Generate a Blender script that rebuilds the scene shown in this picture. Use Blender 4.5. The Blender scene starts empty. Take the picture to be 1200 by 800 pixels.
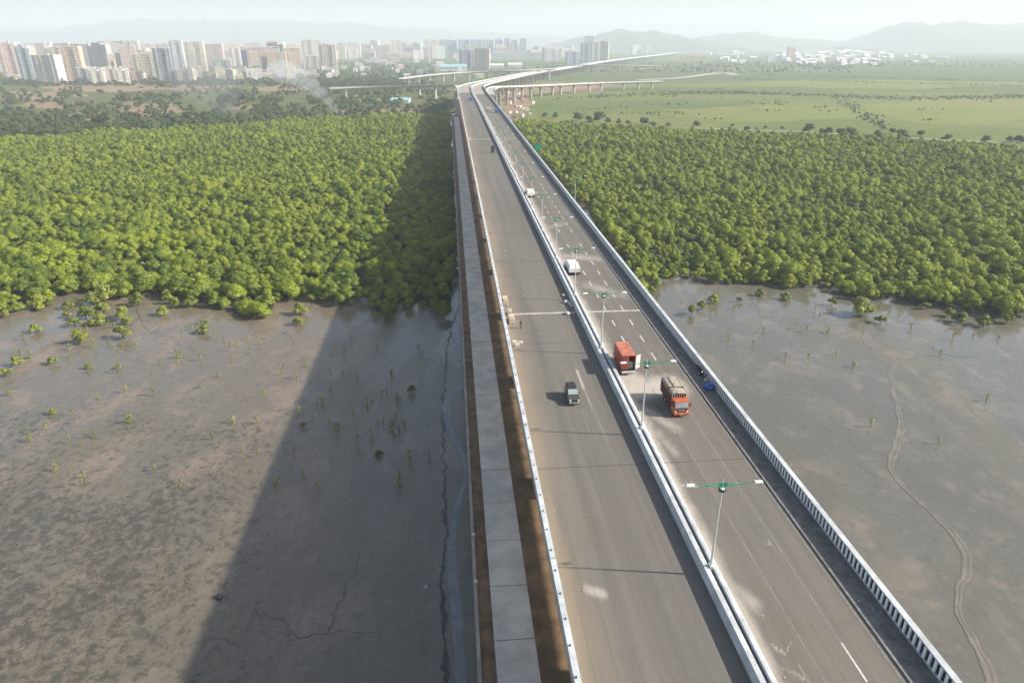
import bpy, bmesh, math, random
from mathutils import Vector, Matrix, noise
R = math.radians
rnd = random.Random(7)
scn = bpy.context.scene
col = scn.collection

# ------------------------------------------------------------------ camera, sky, sun, exposure
CAM_H = 76.0
PITCH = math.atan(350.0 / 800.0)
cam = bpy.data.cameras.new("camera")
cam.sensor_fit = 'HORIZONTAL'; cam.sensor_width = 36.0; cam.lens = 24.0
cam.clip_start = 0.5; cam.clip_end = 60000.0
camo = bpy.data.objects.new("camera", cam); col.objects.link(camo)
camo.location = (0, 0, CAM_H); camo.rotation_euler = (math.pi / 2 - PITCH, 0, 0)
scn.camera = camo

SUN_EL = R(32.0); SUN_AZ = R(94.5)          # azimuth from +Y towards +X
world = bpy.data.worlds.new("World"); scn.world = world; world.use_nodes = True
wn = world.node_tree
sky = wn.nodes.new("ShaderNodeTexSky"); sky.sky_type = 'NISHITA'; sky.sun_disc = False
sky.sun_elevation = SUN_EL; sky.sun_rotation = SUN_AZ
sky.air_density = 1.0; sky.dust_density = 2.0; sky.ozone_density = 0.5; sky.altitude = 50
bgn = [n for n in wn.nodes if n.type == 'BACKGROUND'][0]
wn.links.new(sky.outputs[0], bgn.inputs[0]); bgn.inputs[1].default_value = 0.097
sunl = bpy.data.lights.new("sun", 'SUN'); sunl.energy = 4.7; sunl.angle = R(1.0); sunl.color = (1.0, 0.93, 0.82)
suno = bpy.data.objects.new("sun", sunl); col.objects.link(suno)
sv = Vector((math.sin(SUN_AZ) * math.cos(SUN_EL), math.cos(SUN_AZ) * math.cos(SUN_EL), math.sin(SUN_EL)))
suno.rotation_euler = (-sv).to_track_quat('-Z', 'Y').to_euler(); suno.location = (200, -50, 300)
scn.view_settings.view_transform = 'Standard'; scn.view_settings.look = 'None'
scn.view_settings.gamma = 1.0; scn.view_settings.use_curve_mapping = False
scn.view_settings.exposure = 0.90
scn.render.engine = 'CYCLES'
cy = scn.cycles
cy.use_denoising = True; cy.max_bounces = 5; cy.diffuse_bounces = 2; cy.glossy_bounces = 2
cy.transmission_bounces = 3; cy.volume_bounces = 1; cy.transparent_max_bounces = 6
try: cy.denoiser = 'OPENIMAGEDENOISE'
except Exception: pass

# ------------------------------------------------------------------ helpers
FX = 800.0; SP, CP = math.sin(PITCH), math.cos(PITCH)
def at(x, y, z=0.0):
    """where the sight line through a point of the photograph meets the level z"""
    u, v = x - 600.0, y - 400.0
    dz = FX * SP + v * CP; dy = FX * CP - v * SP
    t = (CAM_H - z) / dz
    return Vector((u * t, dy * t, z))
def depth(y): return at(600, y, 0).y
def up_at(D, y):
    v = y - 400.0
    return CAM_H - D * (FX * SP + v * CP) / (FX * CP - v * SP)
def pix(p):
    dy = p[1]; dz = CAM_H - p[2]
    f = dy * CP + dz * SP; w = dz * CP - dy * SP
    return 600 + FX * p[0] / f, 400 + FX * w / f

class MB:
    def __init__(s): s.v = []; s.f = []; s.mi = []; s.uv = None; s.attr = {}
    def quad(s, a, b, c, d, m=0):
        n = len(s.v); s.v += [tuple(a), tuple(b), tuple(c), tuple(d)]; s.f.append((n, n+1, n+2, n+3)); s.mi.append(m)
    def hexa(s, p, m=0):
        n = len(s.v); s.v += [tuple(q) for q in p]
        for f in ((3,2,1,0),(4,5,6,7),(0,1,5,4),(1,2,6,5),(2,3,7,6),(3,0,4,7)):
            s.f.append(tuple(n+i for i in f)); s.mi.append(m)
    def box(s, x0, x1, y0, y1, z0, z1, m=0):
        s.hexa([(x0,y0,z0),(x1,y0,z0),(x1,y1,z0),(x0,y1,z0),(x0,y0,z1),(x1,y0,z1),(x1,y1,z1),(x0,y1,z1)], m)
    def frustum(s, b, t, m=0):
        (x0,x1,y0,y1,z0), (X0,X1,Y0,Y1,z1) = b, t
        s.hexa([(x0,y0,z0),(x1,y0,z0),(x1,y1,z0),(x0,y1,z0),(X0,Y0,z1),(X1,Y0,z1),(X1,Y1,z1),(X0,Y1,z1)], m)
    def extrude_x(s, prof, x0, x1, m=0):
        """side profile of (y, z), counter-clockwise seen from +x"""
        n = len(s.v); k = len(prof)
        s.v += [(x0, y, z) for y, z in prof] + [(x1, y, z) for y, z in prof]
        s.f.append(tuple(n + i for i in reversed(range(k)))); s.mi.append(m)
        s.f.append(tuple(n + k + i for i in range(k))); s.mi.append(m)
        for i in range(k):
            j = (i + 1) % k
            s.f.append((n+i, n+j, n+k+j, n+k+i)); s.mi.append(m)
    def cyl(s, p0, p1, r0, r1=None, k=10, m=0):
        r1 = r0 if r1 is None else r1
        p0, p1 = Vector(p0), Vector(p1); d = (p1 - p0).normalized()
        a = d.orthogonal().normalized(); b = d.cross(a); n = len(s.v)
        for p, r in ((p0, r0), (p1, r1)):
            for i in range(k):
                t = 2*math.pi*i/k; s.v.append(tuple(p + a*(r*math.cos(t)) + b*(r*math.sin(t))))
        for i in range(k):
            j = (i+1) % k; s.f.append((n+i, n+j, n+k+j, n+k+i)); s.mi.append(m)
        s.f.append(tuple(n+i for i in reversed(range(k)))); s.mi.append(m)
        s.f.append(tuple(n+k+i for i in range(k))); s.mi.append(m)
    def blob(s, c, r, m=0, seg=8, ring=5, jit=0.0, rr=None):
        c = Vector(c); n = len(s.v); rr = rr or rnd
        r = r if isinstance(r, (tuple, list)) else (r, r, r)
        s.v.append((c.x, c.y, c.z + r[2]))
        for i in range(1, ring):
            th = math.pi*i/ring
            for j in range(seg):
                ph = 2*math.pi*j/seg; q = 1 + rr.uniform(-jit, jit)
                s.v.append((c.x + r[0]*q*math.sin(th)*math.cos(ph), c.y + r[1]*q*math.sin(th)*math.sin(ph), c.z + r[2]*q*math.cos(th)))
        s.v.append((c.x, c.y, c.z - r[2])); last = len(s.v) - 1
        for j in range(seg):
            s.f.append((n, n+1+j, n+1+(j+1) % seg)); s.mi.append(m)
            b = n+1+(ring-2)*seg; s.f.append((last, b+(j+1) % seg, b+j)); s.mi.append(m)
            for i in range(ring-2):
                a = n+1+i*seg; s.f.append((a+j, a+seg+j, a+seg+(j+1) % seg, a+(j+1) % seg)); s.mi.append(m)
    def build(s, name, mats, parent=None, smooth=False, bevel=0.0):
        me = bpy.data.meshes.new(name); me.from_pydata(s.v, [], s.f)
        for m in (mats if isinstance(mats, (list, tuple)) else [mats]): me.materials.append(m)
        me.polygons.foreach_set("material_index", s.mi)
        if s.uv:
            ul = me.uv_layers.new(name="UVMap")
            for lp in me.loops: ul.data[lp.index].uv = s.uv[lp.vertex_index]
        for k, vals in s.attr.items():
            at_ = me.attributes.new(k, 'FLOAT', 'POINT'); at_.data.foreach_set("value", vals)
        if smooth: me.polygons.foreach_set("use_smooth", [True]*len(me.polygons))
        me.update()
        o = bpy.data.objects.new(name, me); col.objects.link(o)
        if parent: o.parent = parent
        if bevel:
            b = o.modifiers.new("bevel", 'BEVEL'); b.width = bevel; b.segments = 2; b.limit_method = 'ANGLE'
        return o
def tag(o, label, cat, group=None):
    o["label"] = label; o["category"] = cat
    if group: o["group"] = group
    return o
def structure(o): o["kind"] = "structure"; return o
def empty(name, loc, rz=0.0, label=None, cat=None, group=None):
    o = bpy.data.objects.new(name, None); col.objects.link(o); o.empty_display_size = 0.5
    o.location = loc; o.rotation_euler = (0, 0, rz)
    if label: tag(o, label, cat, group)
    return o
def copy_tree(root, loc, rz=0.0, sc=1.0, label=None, group=None):
    r = root.copy(); col.objects.link(r); r.location = loc; r.rotation_euler = (0, 0, rz)
    r.scale = (sc, sc, sc) if not isinstance(sc, (tuple, list)) else sc
    if label: r["label"] = label
    if group: r["group"] = group
    for ch in list(root.children):
        c = ch.copy(); col.objects.link(c); c.parent = r
        for g in list(ch.children):
            d = g.copy(); col.objects.link(d); d.parent = c
    return r

# ------------------------------------------------------------------ materials
class NT:
    def __init__(s, name):
        s.m = bpy.data.materials.new(name); s.m.use_nodes = True; s.t = s.m.node_tree; s.t.nodes.clear()
        s.out = s.n("ShaderNodeOutputMaterial")
    def n(s, typ, **kw):
        nd = s.t.nodes.new(typ)
        for k, v in kw.items(): setattr(nd, k, v)
        return nd
    def put(s, sock, v):
        if isinstance(v, bpy.types.NodeSocket): s.t.links.new(v, sock)
        elif isinstance(v, (int, float)) and sock.type == 'RGBA': sock.default_value = (v, v, v, 1)
        elif isinstance(v, (tuple, list)) and sock.type == 'RGBA' and len(v) == 3: sock.default_value = (*v, 1)
        else: sock.default_value = v
    def math(s, op, a, b=0.0, c=0.0, clamp=False):
        nd = s.n("ShaderNodeMath", operation=op, use_clamp=clamp)
        for i, x in enumerate((a, b, c)): s.put(nd.inputs[i], x)
        return nd.outputs[0]
    def mix(s, f, a, b, mode='MIX'):
        nd = s.n("ShaderNodeMix", data_type='RGBA', blend_type=mode)
        s.put(nd.inputs[0], f); s.put(nd.inputs[6], a); s.put(nd.inputs[7], b)
        return nd.outputs[2]
    def coord(s, kind="Object"):
        return s.n("ShaderNodeTexCoord").outputs[kind]
    def pos(s): return s.n("ShaderNodeNewGeometry").outputs["Position"]
    def uv(s): return s.n("ShaderNodeUVMap", uv_map="UVMap").outputs[0]
    def mapping(s, v, sc=(1,1,1), rot=(0,0,0), loc=(0,0,0)):
        nd = s.n("ShaderNodeMapping"); s.put(nd.inputs[0], v); nd.inputs["Scale"].default_value = sc
        nd.inputs["Rotation"].default_value = rot; nd.inputs["Location"].default_value = loc
        return nd.outputs[0]
    def noise(s, v, scale, detail=4.0, rough=0.55, dist=0.0):
        nd = s.n("ShaderNodeTexNoise"); s.put(nd.inputs["Vector"], v); nd.inputs["Scale"].default_value = scale
        nd.inputs["Detail"].default_value = detail; nd.inputs["Roughness"].default_value = rough
        nd.inputs["Distortion"].default_value = dist
        return nd.outputs["Fac"]
    def ramp(s, f, a, b, lo=0.0, hi=1.0):
        nd = s.n("ShaderNodeMapRange", clamp=True, interpolation_type='SMOOTHSTEP'); s.put(nd.inputs[0], f)
        for i, x in enumerate((a, b, lo, hi)): s.put(nd.inputs[i+1], x)
        return nd.outputs[0]
    def attr(s, name): return s.n("ShaderNodeAttribute", attribute_name=name).outputs["Fac"]
    def sep(s, v):
        nd = s.n("ShaderNodeSeparateXYZ"); s.put(nd.inputs[0], v); return nd.outputs
    def bsdf(s, color, rough=0.7, metal=0.0, spec=0.4, bump=None, bstr=0.3, bdist=0.05):
        b = s.n("ShaderNodeBsdfPrincipled"); s.put(b.inputs["Base Color"], color); s.put(b.inputs["Roughness"], rough)
        s.put(b.inputs["Metallic"], metal); s.put(b.inputs["Specular IOR Level"], spec)
        if bump is not None:
            bn = s.n("ShaderNodeBump"); bn.inputs["Strength"].default_value = bstr; bn.inputs["Distance"].default_value = bdist
            s.put(bn.inputs["Height"], bump); s.t.links.new(bn.outputs[0], b.inputs["Normal"])
        s.t.links.new(b.outputs[0], s.out.inputs[0]); return s.m
MATS = {}
def plain(name, c, rough=0.6, metal=0.0, var=0.25, scale=1.2, spec=0.4):
    """paint, plastic or metal with uneven wear"""
    if name in MATS: return MATS[name]
    t = NT(name); f = t.noise(t.coord(), scale, 5, 0.65)
    dark = tuple(x*(1-var) for x in c); lite = tuple(min(1, x*(1+var*0.6)) for x in c)
    cc = t.mix(t.ramp(f, 0.3, 0.7), dark, lite)
    MATS[name] = t.bsdf(cc, t.ramp(f, 0.3, 0.7, rough*0.85, min(1, rough*1.15)), metal, spec)
    return MATS[name]

def mat_mud():
    t = NT("wet_mud"); p = t.pos()
    big = t.noise(t.mapping(p, (1, 0.45, 1)), 0.018, 5, 0.6, 0.8)
    mid = t.noise(t.mapping(p, (0.8, 0.5, 1), (0, 0, 0.4)), 0.13, 8, 0.66, 0.5)
    fine = t.noise(t.mapping(p, (0.9, 0.6, 1), (0, 0, -0.35)), 0.62, 8, 0.68, 0.3)
    east = t.ramp(t.sep(p)[0], -30, 60)
    c = t.mix(t.ramp(big, 0.36, 0.64), t.mix(east, (0.150, 0.119, 0.083), (0.112, 0.104, 0.080)), t.mix(east, (0.140, 0.122, 0.090), (0.122, 0.116, 0.092)))
    c = t.mix(t.ramp(mid, 0.46, 0.70), c, t.mix(east, (0.220, 0.166, 0.118), (0.170, 0.146, 0.114)))
    c = t.mix(t.math('MULTIPLY', t.ramp(fine, 0.52, 0.68), 0.6), c, (0.092, 0.082, 0.070))
    spot = t.n("ShaderNodeTexVoronoi", feature='SMOOTH_F1'); spot.inputs["Scale"].default_value = 0.30; spot.inputs["Smoothness"].default_value = 0.5
    t.put(spot.inputs["Vector"], t.mapping(p, (0.7, 0.85, 1), (0, 0, 0.3)))
    sp = t.math('MULTIPLY', t.ramp(t.math('ADD', spot.outputs["Distance"], t.math('MULTIPLY', fine, 0.5)), 0.62, 0.40), t.ramp(mid, 0.42, 0.56))
    c = t.mix(t.math('MULTIPLY', sp, 0.45), c, (0.205, 0.165, 0.128))
    grain = t.noise(t.mapping(p, (0.45, 1.0, 1)), 1.1, 9, 0.78, 0.4)
    c = t.mix(t.math('MULTIPLY', t.ramp(grain, 0.54, 0.70), 0.45), c, (0.070, 0.062, 0.052))
    c = t.mix(t.math('MULTIPLY', t.ramp(grain, 0.46, 0.34), 0.35), c, (0.215, 0.185, 0.150))
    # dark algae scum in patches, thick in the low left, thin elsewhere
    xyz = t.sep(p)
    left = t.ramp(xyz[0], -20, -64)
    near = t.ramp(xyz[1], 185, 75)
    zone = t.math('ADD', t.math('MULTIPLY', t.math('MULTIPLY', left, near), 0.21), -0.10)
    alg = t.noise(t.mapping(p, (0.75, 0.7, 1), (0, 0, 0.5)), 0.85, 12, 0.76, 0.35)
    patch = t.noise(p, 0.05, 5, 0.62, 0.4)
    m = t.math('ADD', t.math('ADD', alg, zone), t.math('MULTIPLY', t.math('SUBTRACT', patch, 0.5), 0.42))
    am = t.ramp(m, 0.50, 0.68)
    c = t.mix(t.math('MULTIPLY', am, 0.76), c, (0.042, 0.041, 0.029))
    wet = t.noise(t.mapping(p, (1, 0.35, 1)), 0.03, 6, 0.6, 0.6)
    rough = t.ramp(wet, 0.36, 0.56, 0.5, 0.10)
    bump = t.math('MULTIPLY', t.ramp(wet, 0.36, 0.56, 1.0, 0.18), t.math('ADD', t.math('MULTIPLY', mid, 0.6), t.math('ADD', t.math('MULTIPLY', fine, 0.4), t.math('MULTIPLY', am, 0.15))))
    return t.bsdf(c, rough, 0, 0.6, bump, 0.4, 0.4)
def mat_channel(name, c1, c2, rough):
    t = NT(name); p = t.pos()
    f = t.noise(p, 0.35, 6, 0.6, 0.6)
    return t.bsdf(t.mix(t.ramp(f, 0.35, 0.65), c1, c2), rough, 0, 0.5, f, 0.3, 0.2)
def mat_leaf(name, a, b, trans=0.22, sc=0.02):
    t = NT(name); p = t.pos()
    oi = t.n("ShaderNodeObjectInfo")
    f = t.noise(p, sc, 3, 0.6); g = t.noise(p, 0.9, 2, 0.5)
    h = t.math('ADD', t.math('ADD', t.math('MULTIPLY', oi.outputs["Random"], 0.50), t.math('MULTIPLY', f, 0.55)), t.math('MULTIPLY', g, 0.4))
    c = t.mix(t.ramp(h, 0.30, 1.10), a, b)
    d = t.n("ShaderNodeBsdfDiffuse"); t.put(d.inputs[0], c)
    tr = t.n("ShaderNodeBsdfTranslucent"); t.put(tr.inputs[0], t.mix(0.5, c, tuple(min(1, x*1.5) for x in b)))
    gl = t.n("ShaderNodeBsdfGlossy"); gl.inputs["Roughness"].default_value = 0.45; t.put(gl.inputs[0], (0.9, 0.9, 0.9))
    m1 = t.n("ShaderNodeMixShader"); m1.inputs[0].default_value = trans
    t.t.links.new(d.outputs[0], m1.inputs[1]); t.t.links.new(tr.outputs[0], m1.inputs[2])
    m2 = t.n("ShaderNodeMixShader"); m2.inputs[0].default_value = 0.025
    t.t.links.new(m1.outputs[0], m2.inputs[1]); t.t.links.new(gl.outputs[0], m2.inputs[2])
    t.t.links.new(m2.outputs[0], t.out.inputs[0]); return t.m
def mat_asphalt(name, base, tan):
    t = NT(name); uv = t.uv()
    lane = t.noise(t.mapping(uv, (0.55, 0.012, 1)), 1.0, 5, 0.6)
    spot = t.noise(uv, 0.22, 8, 0.65, 0.4); grit = t.noise(uv, 3.0, 4, 0.7)
    c = t.mix(t.ramp(lane, 0.32, 0.68), tuple(x*0.86 for x in base), tuple(x*1.13 for x in base))
    c = t.mix(t.math('MULTIPLY', t.ramp(spot, 0.5, 0.75), 0.35), c, tuple(x*0.72 for x in base))
    c = t.mix(t.math('MULTIPLY', t.ramp(grit, 0.45, 0.7), 0.18), c, tuple(x*1.35 for x in base))
    tn = t.math('MULTIPLY', t.attr("tan"), t.ramp(t.noise(t.mapping(uv, (1, 0.12, 1)), 0.35, 5, 0.6), 0.2, 0.62))
    c = t.mix(tn, c, tan)
    dn = t.math('ADD', t.math('MULTIPLY', t.noise(t.mapping(uv, (1.0, 0.22, 1), (0, 0, 0.12)), 1.5, 10, 0.8, 0.3), 0.75), t.math('MULTIPLY', t.noise(uv, 0.25, 4, 0.6), 0.45))
    du = t.math('SUBTRACT', t.math('MULTIPLY', t.attr("dust"), 1.32), t.math('SUBTRACT', dn, 0.12))
    c = t.mix(t.math('MULTIPLY', t.ramp(du, -0.12, 0.70), 0.85), c, (0.45, 0.405, 0.35))
    wear = t.noise(t.mapping(uv, (0.9, 0.05, 1)), 1.0, 6, 0.7)
    c = t.mix(t.math('MULTIPLY', t.ramp(wear, 0.60, 0.72), 0.20), c, tuple(x*0.55 for x in base))
    tyre = t.noise(t.mapping(uv, (2.6, 0.016, 1)), 1.0, 4, 0.6)
    c = t.mix(t.math('MULTIPLY', t.ramp(tyre, 0.58, 0.66), 0.22), c, tuple(x*0.6 for x in base))
    scr = t.noise(t.mapping(uv, (3.2, 0.10, 1), (0, 0, 0.03)), 1.0, 7, 0.75)
    c = t.mix(t.math('MULTIPLY', t.ramp(scr, 0.66, 0.76), 0.4), c, (0.30, 0.275, 0.24))
    oil = t.noise(t.mapping(uv, (1, 0.6, 1)), 0.55, 6, 0.7)
    c = t.mix(t.math('MULTIPLY', t.ramp(oil, 0.67, 0.73), 0.55), c, (0.05, 0.046, 0.042))
    sy = t.sep(uv)[1]
    jt = t.math('LESS_THAN', t.math('FRACT', t.math('DIVIDE', t.math('ADD', sy, 6.0), 38.0)), 0.0045)
    c = t.mix(t.math('MULTIPLY', jt, 0.6), c, (0.045, 0.042, 0.04))
    return t.bsdf(c, 0.88, 0, 0.25, grit, 0.2, 0.02)
def mat_concrete(name, c, streak=0.35, sc=0.35):
    t = NT(name); p = t.pos()
    f = t.noise(t.mapping(p, (1, 1, 0.35)), sc, 7, 0.65); g = t.noise(p, 3.5, 4, 0.6)
    cc = t.mix(t.ramp(f, 0.3, 0.7), tuple(x*(1-streak) for x in c), tuple(min(1, x*1.1) for x in c))
    cc = t.mix(t.math('MULTIPLY', t.ramp(g, 0.5, 0.75), 0.2), cc, tuple(x*0.6 for x in c))
    return t.bsdf(cc, 0.85, 0, 0.3, g, 0.15, 0.02)
def mat_field(name, cols, sc=0.01, stretch=0.4):
    t = NT(name); p = t.pos()
    f = t.noise(t.mapping(p, (stretch, 1, 1)), sc, 7, 0.62, 0.6); g = t.noise(p, sc*9, 6, 0.7)
    c = t.mix(t.ramp(f, 0.38, 0.62), cols[0], cols[1])
    c = t.mix(t.math('MULTIPLY', t.ramp(g, 0.48, 0.66), 0.75), c, cols[2])
    return t.bsdf(c, 0.95, 0, 0.1, g, 0.6, 1.0)
def mat_facade(name, du=3.3, dz=3.1, wlo=0.22, whi=0.74, glass=(0.13, 0.14, 0.155)):
    t = NT(name); tc = t.n("ShaderNodeTexCoord"); oi = t.n("ShaderNodeObjectInfo")
    x, y, z = t.sep(tc.outputs["Object"]); nx, ny, nz = t.sep(tc.outputs["Normal"])
    ax = t.math('GREATER_THAN', t.math('ABSOLUTE', nx), t.math('ABSOLUTE', ny))
    u = t.math('ADD', t.math('MULTIPLY', ax, y), t.math('MULTIPLY', t.math('SUBTRACT', 1.0, ax), x))
    fu = t.math('FRACT', t.math('DIVIDE', t.math('ADD', u, 500.0), du)); fz = t.math('FRACT', t.math('DIVIDE', z, dz))
    def band(f, lo, hi): return t.math('MULTIPLY', t.math('GREATER_THAN', f, lo), t.math('LESS_THAN', f, hi))
    win = t.math('MULTIPLY', band(fu, wlo, whi), band(fz, 0.28, 0.80))
    side = t.math('LESS_THAN', t.math('ABSOLUTE', nz), 0.5)
    win = t.math('MULTIPLY', win, side)
    cell = t.n("ShaderNodeTexWhiteNoise", noise_dimensions='3D')
    cb = t.n("ShaderNodeCombineXYZ")
    t.put(cb.inputs[0], t.math('FLOOR', t.math('DIVIDE', t.math('ADD', u, 500.0), du))); t.put(cb.inputs[1], t.math('FLOOR', t.math('DIVIDE', z, dz))); t.put(cb.inputs[2], ax)
    t.put(cell.inputs["Vector"], cb.outputs[0])
    gcol = t.mix(t.ramp(cell.outputs["Value"], 0.0, 1.0), glass, tuple(g*3.2 for g in glass))
    slab = t.math('MULTIPLY', t.math('LESS_THAN', fz, 0.12), side)
    st = t.noise(t.mapping(tc.outputs["Object"], (1, 1, 0.2)), 0.12, 5, 0.6)
    wallc = t.mix(t.math('MULTIPLY', t.ramp(st, 0.4, 0.75), 0.28), oi.outputs["Color"], (0.20, 0.19, 0.18))
    wallc = t.mix(t.math('MULTIPLY', slab, 0.4), wallc, (0.72, 0.70, 0.66))
    wallc = t.mix(win, wallc, gcol)
    wallc = t.mix(t.math('GREATER_THAN', nz, 0.5), wallc, (0.42, 0.40, 0.37))
    b = t.n("ShaderNodeBsdfPrincipled"); t.put(b.inputs["Base Color"], wallc)
    t.put(b.inputs["Roughness"], t.ramp(win, 0, 1, 0.85, 0.25)); b.inputs["Specular IOR Level"].default_value = 0.35
    t.t.links.new(b.outputs[0], t.out.inputs[0]); return t.m

M = dict(
    mud=mat_mud(),
    chan=mat_channel("channel_silt", (0.172, 0.150, 0.120), (0.126, 0.112, 0.092), 0.4),
    rill=mat_channel("dark_rill", (0.020, 0.022, 0.020), (0.035, 0.035, 0.03), 0.4),
    rill2=mat_channel("wet_rill", (0.078, 0.068, 0.054), (0.105, 0.090, 0.072), 0.2),
    water=mat_channel("shallow_water", (0.20, 0.205, 0.20), (0.15, 0.155, 0.155), 0.12),
    leaf=mat_leaf("mangrove_leaf", (0.076, 0.132, 0.016), (0.310, 0.365, 0.033), 0.30),
    bleaf=mat_leaf("bush_leaf", (0.11, 0.15, 0.022), (0.26, 0.285, 0.055), 0.26),
    dleaf=mat_leaf("tree_leaf", (0.040, 0.070, 0.024), (0.105, 0.138, 0.042), 0.22),
    floor=mat_concrete("gap_shade_litter_mud", (0.050, 0.062, 0.026), 0.4, 0.5),  # wet litter, colour darkened to deepen the shade in canopy gaps
    bark=plain("bark", (0.10, 0.075, 0.055), 0.9, var=0.4),
    road=mat_asphalt("dusty_asphalt", (0.136, 0.127, 0.113), (0.232, 0.186, 0.134)),
    conc=mat_concrete("bridge_concrete", (0.36, 0.33, 0.29)),
    pale=mat_concrete("pale_concrete", (0.42, 0.385, 0.34), 0.2),
    whitew=mat_concrete("white_painted_concrete", (0.50, 0.525, 0.535), 0.28, 0.5),
    whiteb=mat_concrete("bright_white_paint", (0.78, 0.80, 0.80), 0.1, 0.8),
    gapc=mat_concrete("gap_shade_concrete", (0.17, 0.17, 0.17), 0.3, 0.8),  # shade of the slot between the median barriers, painted as dark concrete
    black=plain("black_paint", (0.012, 0.016, 0.024), 0.7),
    kerbm=mat_concrete("kerb_concrete", (0.36, 0.335, 0.30), 0.45, 1.2),
    walk=mat_concrete("footpath_slabs", (0.17, 0.158, 0.145), 0.4, 0.8),
    slab=mat_concrete("precast_slabs", (0.60, 0.56, 0.49), 0.25, 0.25),
    earth=mat_concrete("brown_earth", (0.20, 0.130, 0.070), 0.5, 0.4),
    mark=mat_concrete("road_paint", (0.58, 0.57, 0.53), 0.35, 2.5),
    faint=mat_concrete("worn_road_paint", (0.25, 0.235, 0.215), 0.45, 2.5),
    jointm=mat_concrete("joint_filler", (0.46, 0.42, 0.36), 0.35, 1.5),
    galv=plain("galvanised_steel", (0.62, 0.63, 0.62), 0.4, 0.3, 0.12),
    green=plain("green_paint", (0.010, 0.27, 0.145), 0.45),
    lampw=plain("lamp_housing", (0.72, 0.72, 0.70), 0.4),
    grass=mat_field("marsh_grass", [(0.115, 0.150, 0.038), (0.165, 0.180, 0.060), (0.085, 0.120, 0.032)], 0.006, 0.3),
    dry=mat_field("dry_scrub", [(0.125, 0.128, 0.052), (0.095, 0.115, 0.042), (0.055, 0.078, 0.028)], 0.011, 0.5),
    dirt=mat_field("bare_dirt", [(0.30, 0.21, 0.13), (0.24, 0.17, 0.11), (0.18, 0.14, 0.10)], 0.03, 1.0),
    far=mat_field("far_plain", [(0.085, 0.12, 0.042), (0.13, 0.145, 0.06), (0.06, 0.08, 0.035)], 0.002, 0.2),
    hill=mat_field("hill_scrub", [(0.055, 0.075, 0.03), (0.09, 0.095, 0.045), (0.04, 0.05, 0.025)], 0.004, 1.0),
    facade=mat_facade("facade_windows"),
    facade2=mat_facade("facade_wide_balconies", 4.2, 3.1, 0.12, 0.80, (0.11, 0.115, 0.12)),
    facade3=mat_facade("facade_small_windows", 2.6, 3.1, 0.30, 0.66),
    roofc=plain("roof_screed", (0.44, 0.42, 0.39), 0.9),
    tank=plain("black_tank_plastic", (0.03, 0.03, 0.035), 0.5),
    bluesheet=plain("turquoise_sheet_roof", (0.28, 0.47, 0.49), 0.5),
    redroof=plain("clay_tiles", (0.30, 0.11, 0.07), 0.8),
    white=plain("white_plaster", (0.75, 0.74, 0.70), 0.8, var=0.15),
    glass=plain("dark_glass", (0.02, 0.025, 0.03), 0.08, spec=0.6),
    wind=plain("windscreen_glass", (0.34, 0.38, 0.40), 0.06, spec=0.8),
    tyre=plain("tyre_rubber", (0.02, 0.02, 0.02), 0.85),
    steel=plain("dark_steel", (0.05, 0.05, 0.055), 0.5, 0.4),
    red=plain("faded_container_red", (0.40, 0.085, 0.055), 0.55, var=0.3, scale=0.8),
    redtop=plain("dusty_container_roof", (0.45, 0.165, 0.105), 0.75, var=0.3, scale=0.8),
    cream=plain("cream_paint", (0.62, 0.60, 0.50), 0.6),
    orange=plain("orange_truck_paint", (0.50, 0.105, 0.045), 0.45),
    maroon=plain("maroon_boards", (0.10, 0.030, 0.022), 0.7, var=0.4),
    canvas=plain("dusty_canvas", (0.34, 0.29, 0.225), 0.9, var=0.3, scale=1.5),
    chrome=plain("bright_metal", (0.70, 0.70, 0.68), 0.25, 0.8),
    olive=plain("dark_olive_paint", (0.060, 0.062, 0.048), 0.35),
    vwhite=plain("white_vehicle_paint", (0.70, 0.68, 0.62), 0.45, var=0.1),
    creamc=plain("cream_cover", (0.66, 0.62, 0.50), 0.8, var=0.12),
    blue=plain("blue_paint", (0.03, 0.14, 0.42), 0.5),
    tarp=plain("blue_tarpaulin", (0.015, 0.11, 0.42), 0.5, var=0.4, scale=3),
    yellow=plain("yellow_crane_paint", (0.62, 0.36, 0.05), 0.5),
    lens=plain("headlight_lens", (0.75, 0.75, 0.72), 0.15, spec=0.8),
    skin=plain("skin", (0.20, 0.11, 0.07), 0.6), cloth1=plain("dark_cloth", (0.03, 0.035, 0.05), 0.9),
    cloth2=plain("pale_cloth", (0.55, 0.52, 0.46), 0.9), hiviz=plain("orange_vest", (0.65, 0.16, 0.03), 0.8),
    sack=plain("woven_sack", (0.44, 0.43, 0.38), 0.9), dblock=plain("beige_block", (0.50, 0.42, 0.31), 0.9, var=0.2),
)

# ------------------------------------------------------------------ ground
def sheet(pts, z, name, mat, sub=0):
    mb = MB(); mb.v = [(p[0], p[1], z) for p in pts]; mb.f = [tuple(range(len(pts)))]; mb.mi = [0]
    o = mb.build(name, mat)
    if o.data.polygons[0].normal.z < 0:
        o.data.flip_normals()
    return structure(o)
def gp(*xy): return [at(x, y) for x, y in xy]
sheet([(-11000, -1500), (11000, -1500), (11000, 1500), (-11000, 1500)], 0.0, "mud_flat", M['mud'])
sheet([(-11000, 1500), (11000, 1500), (11000, 13000), (-11000, 13000)], 0.0, "plain", M['far'])
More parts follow.
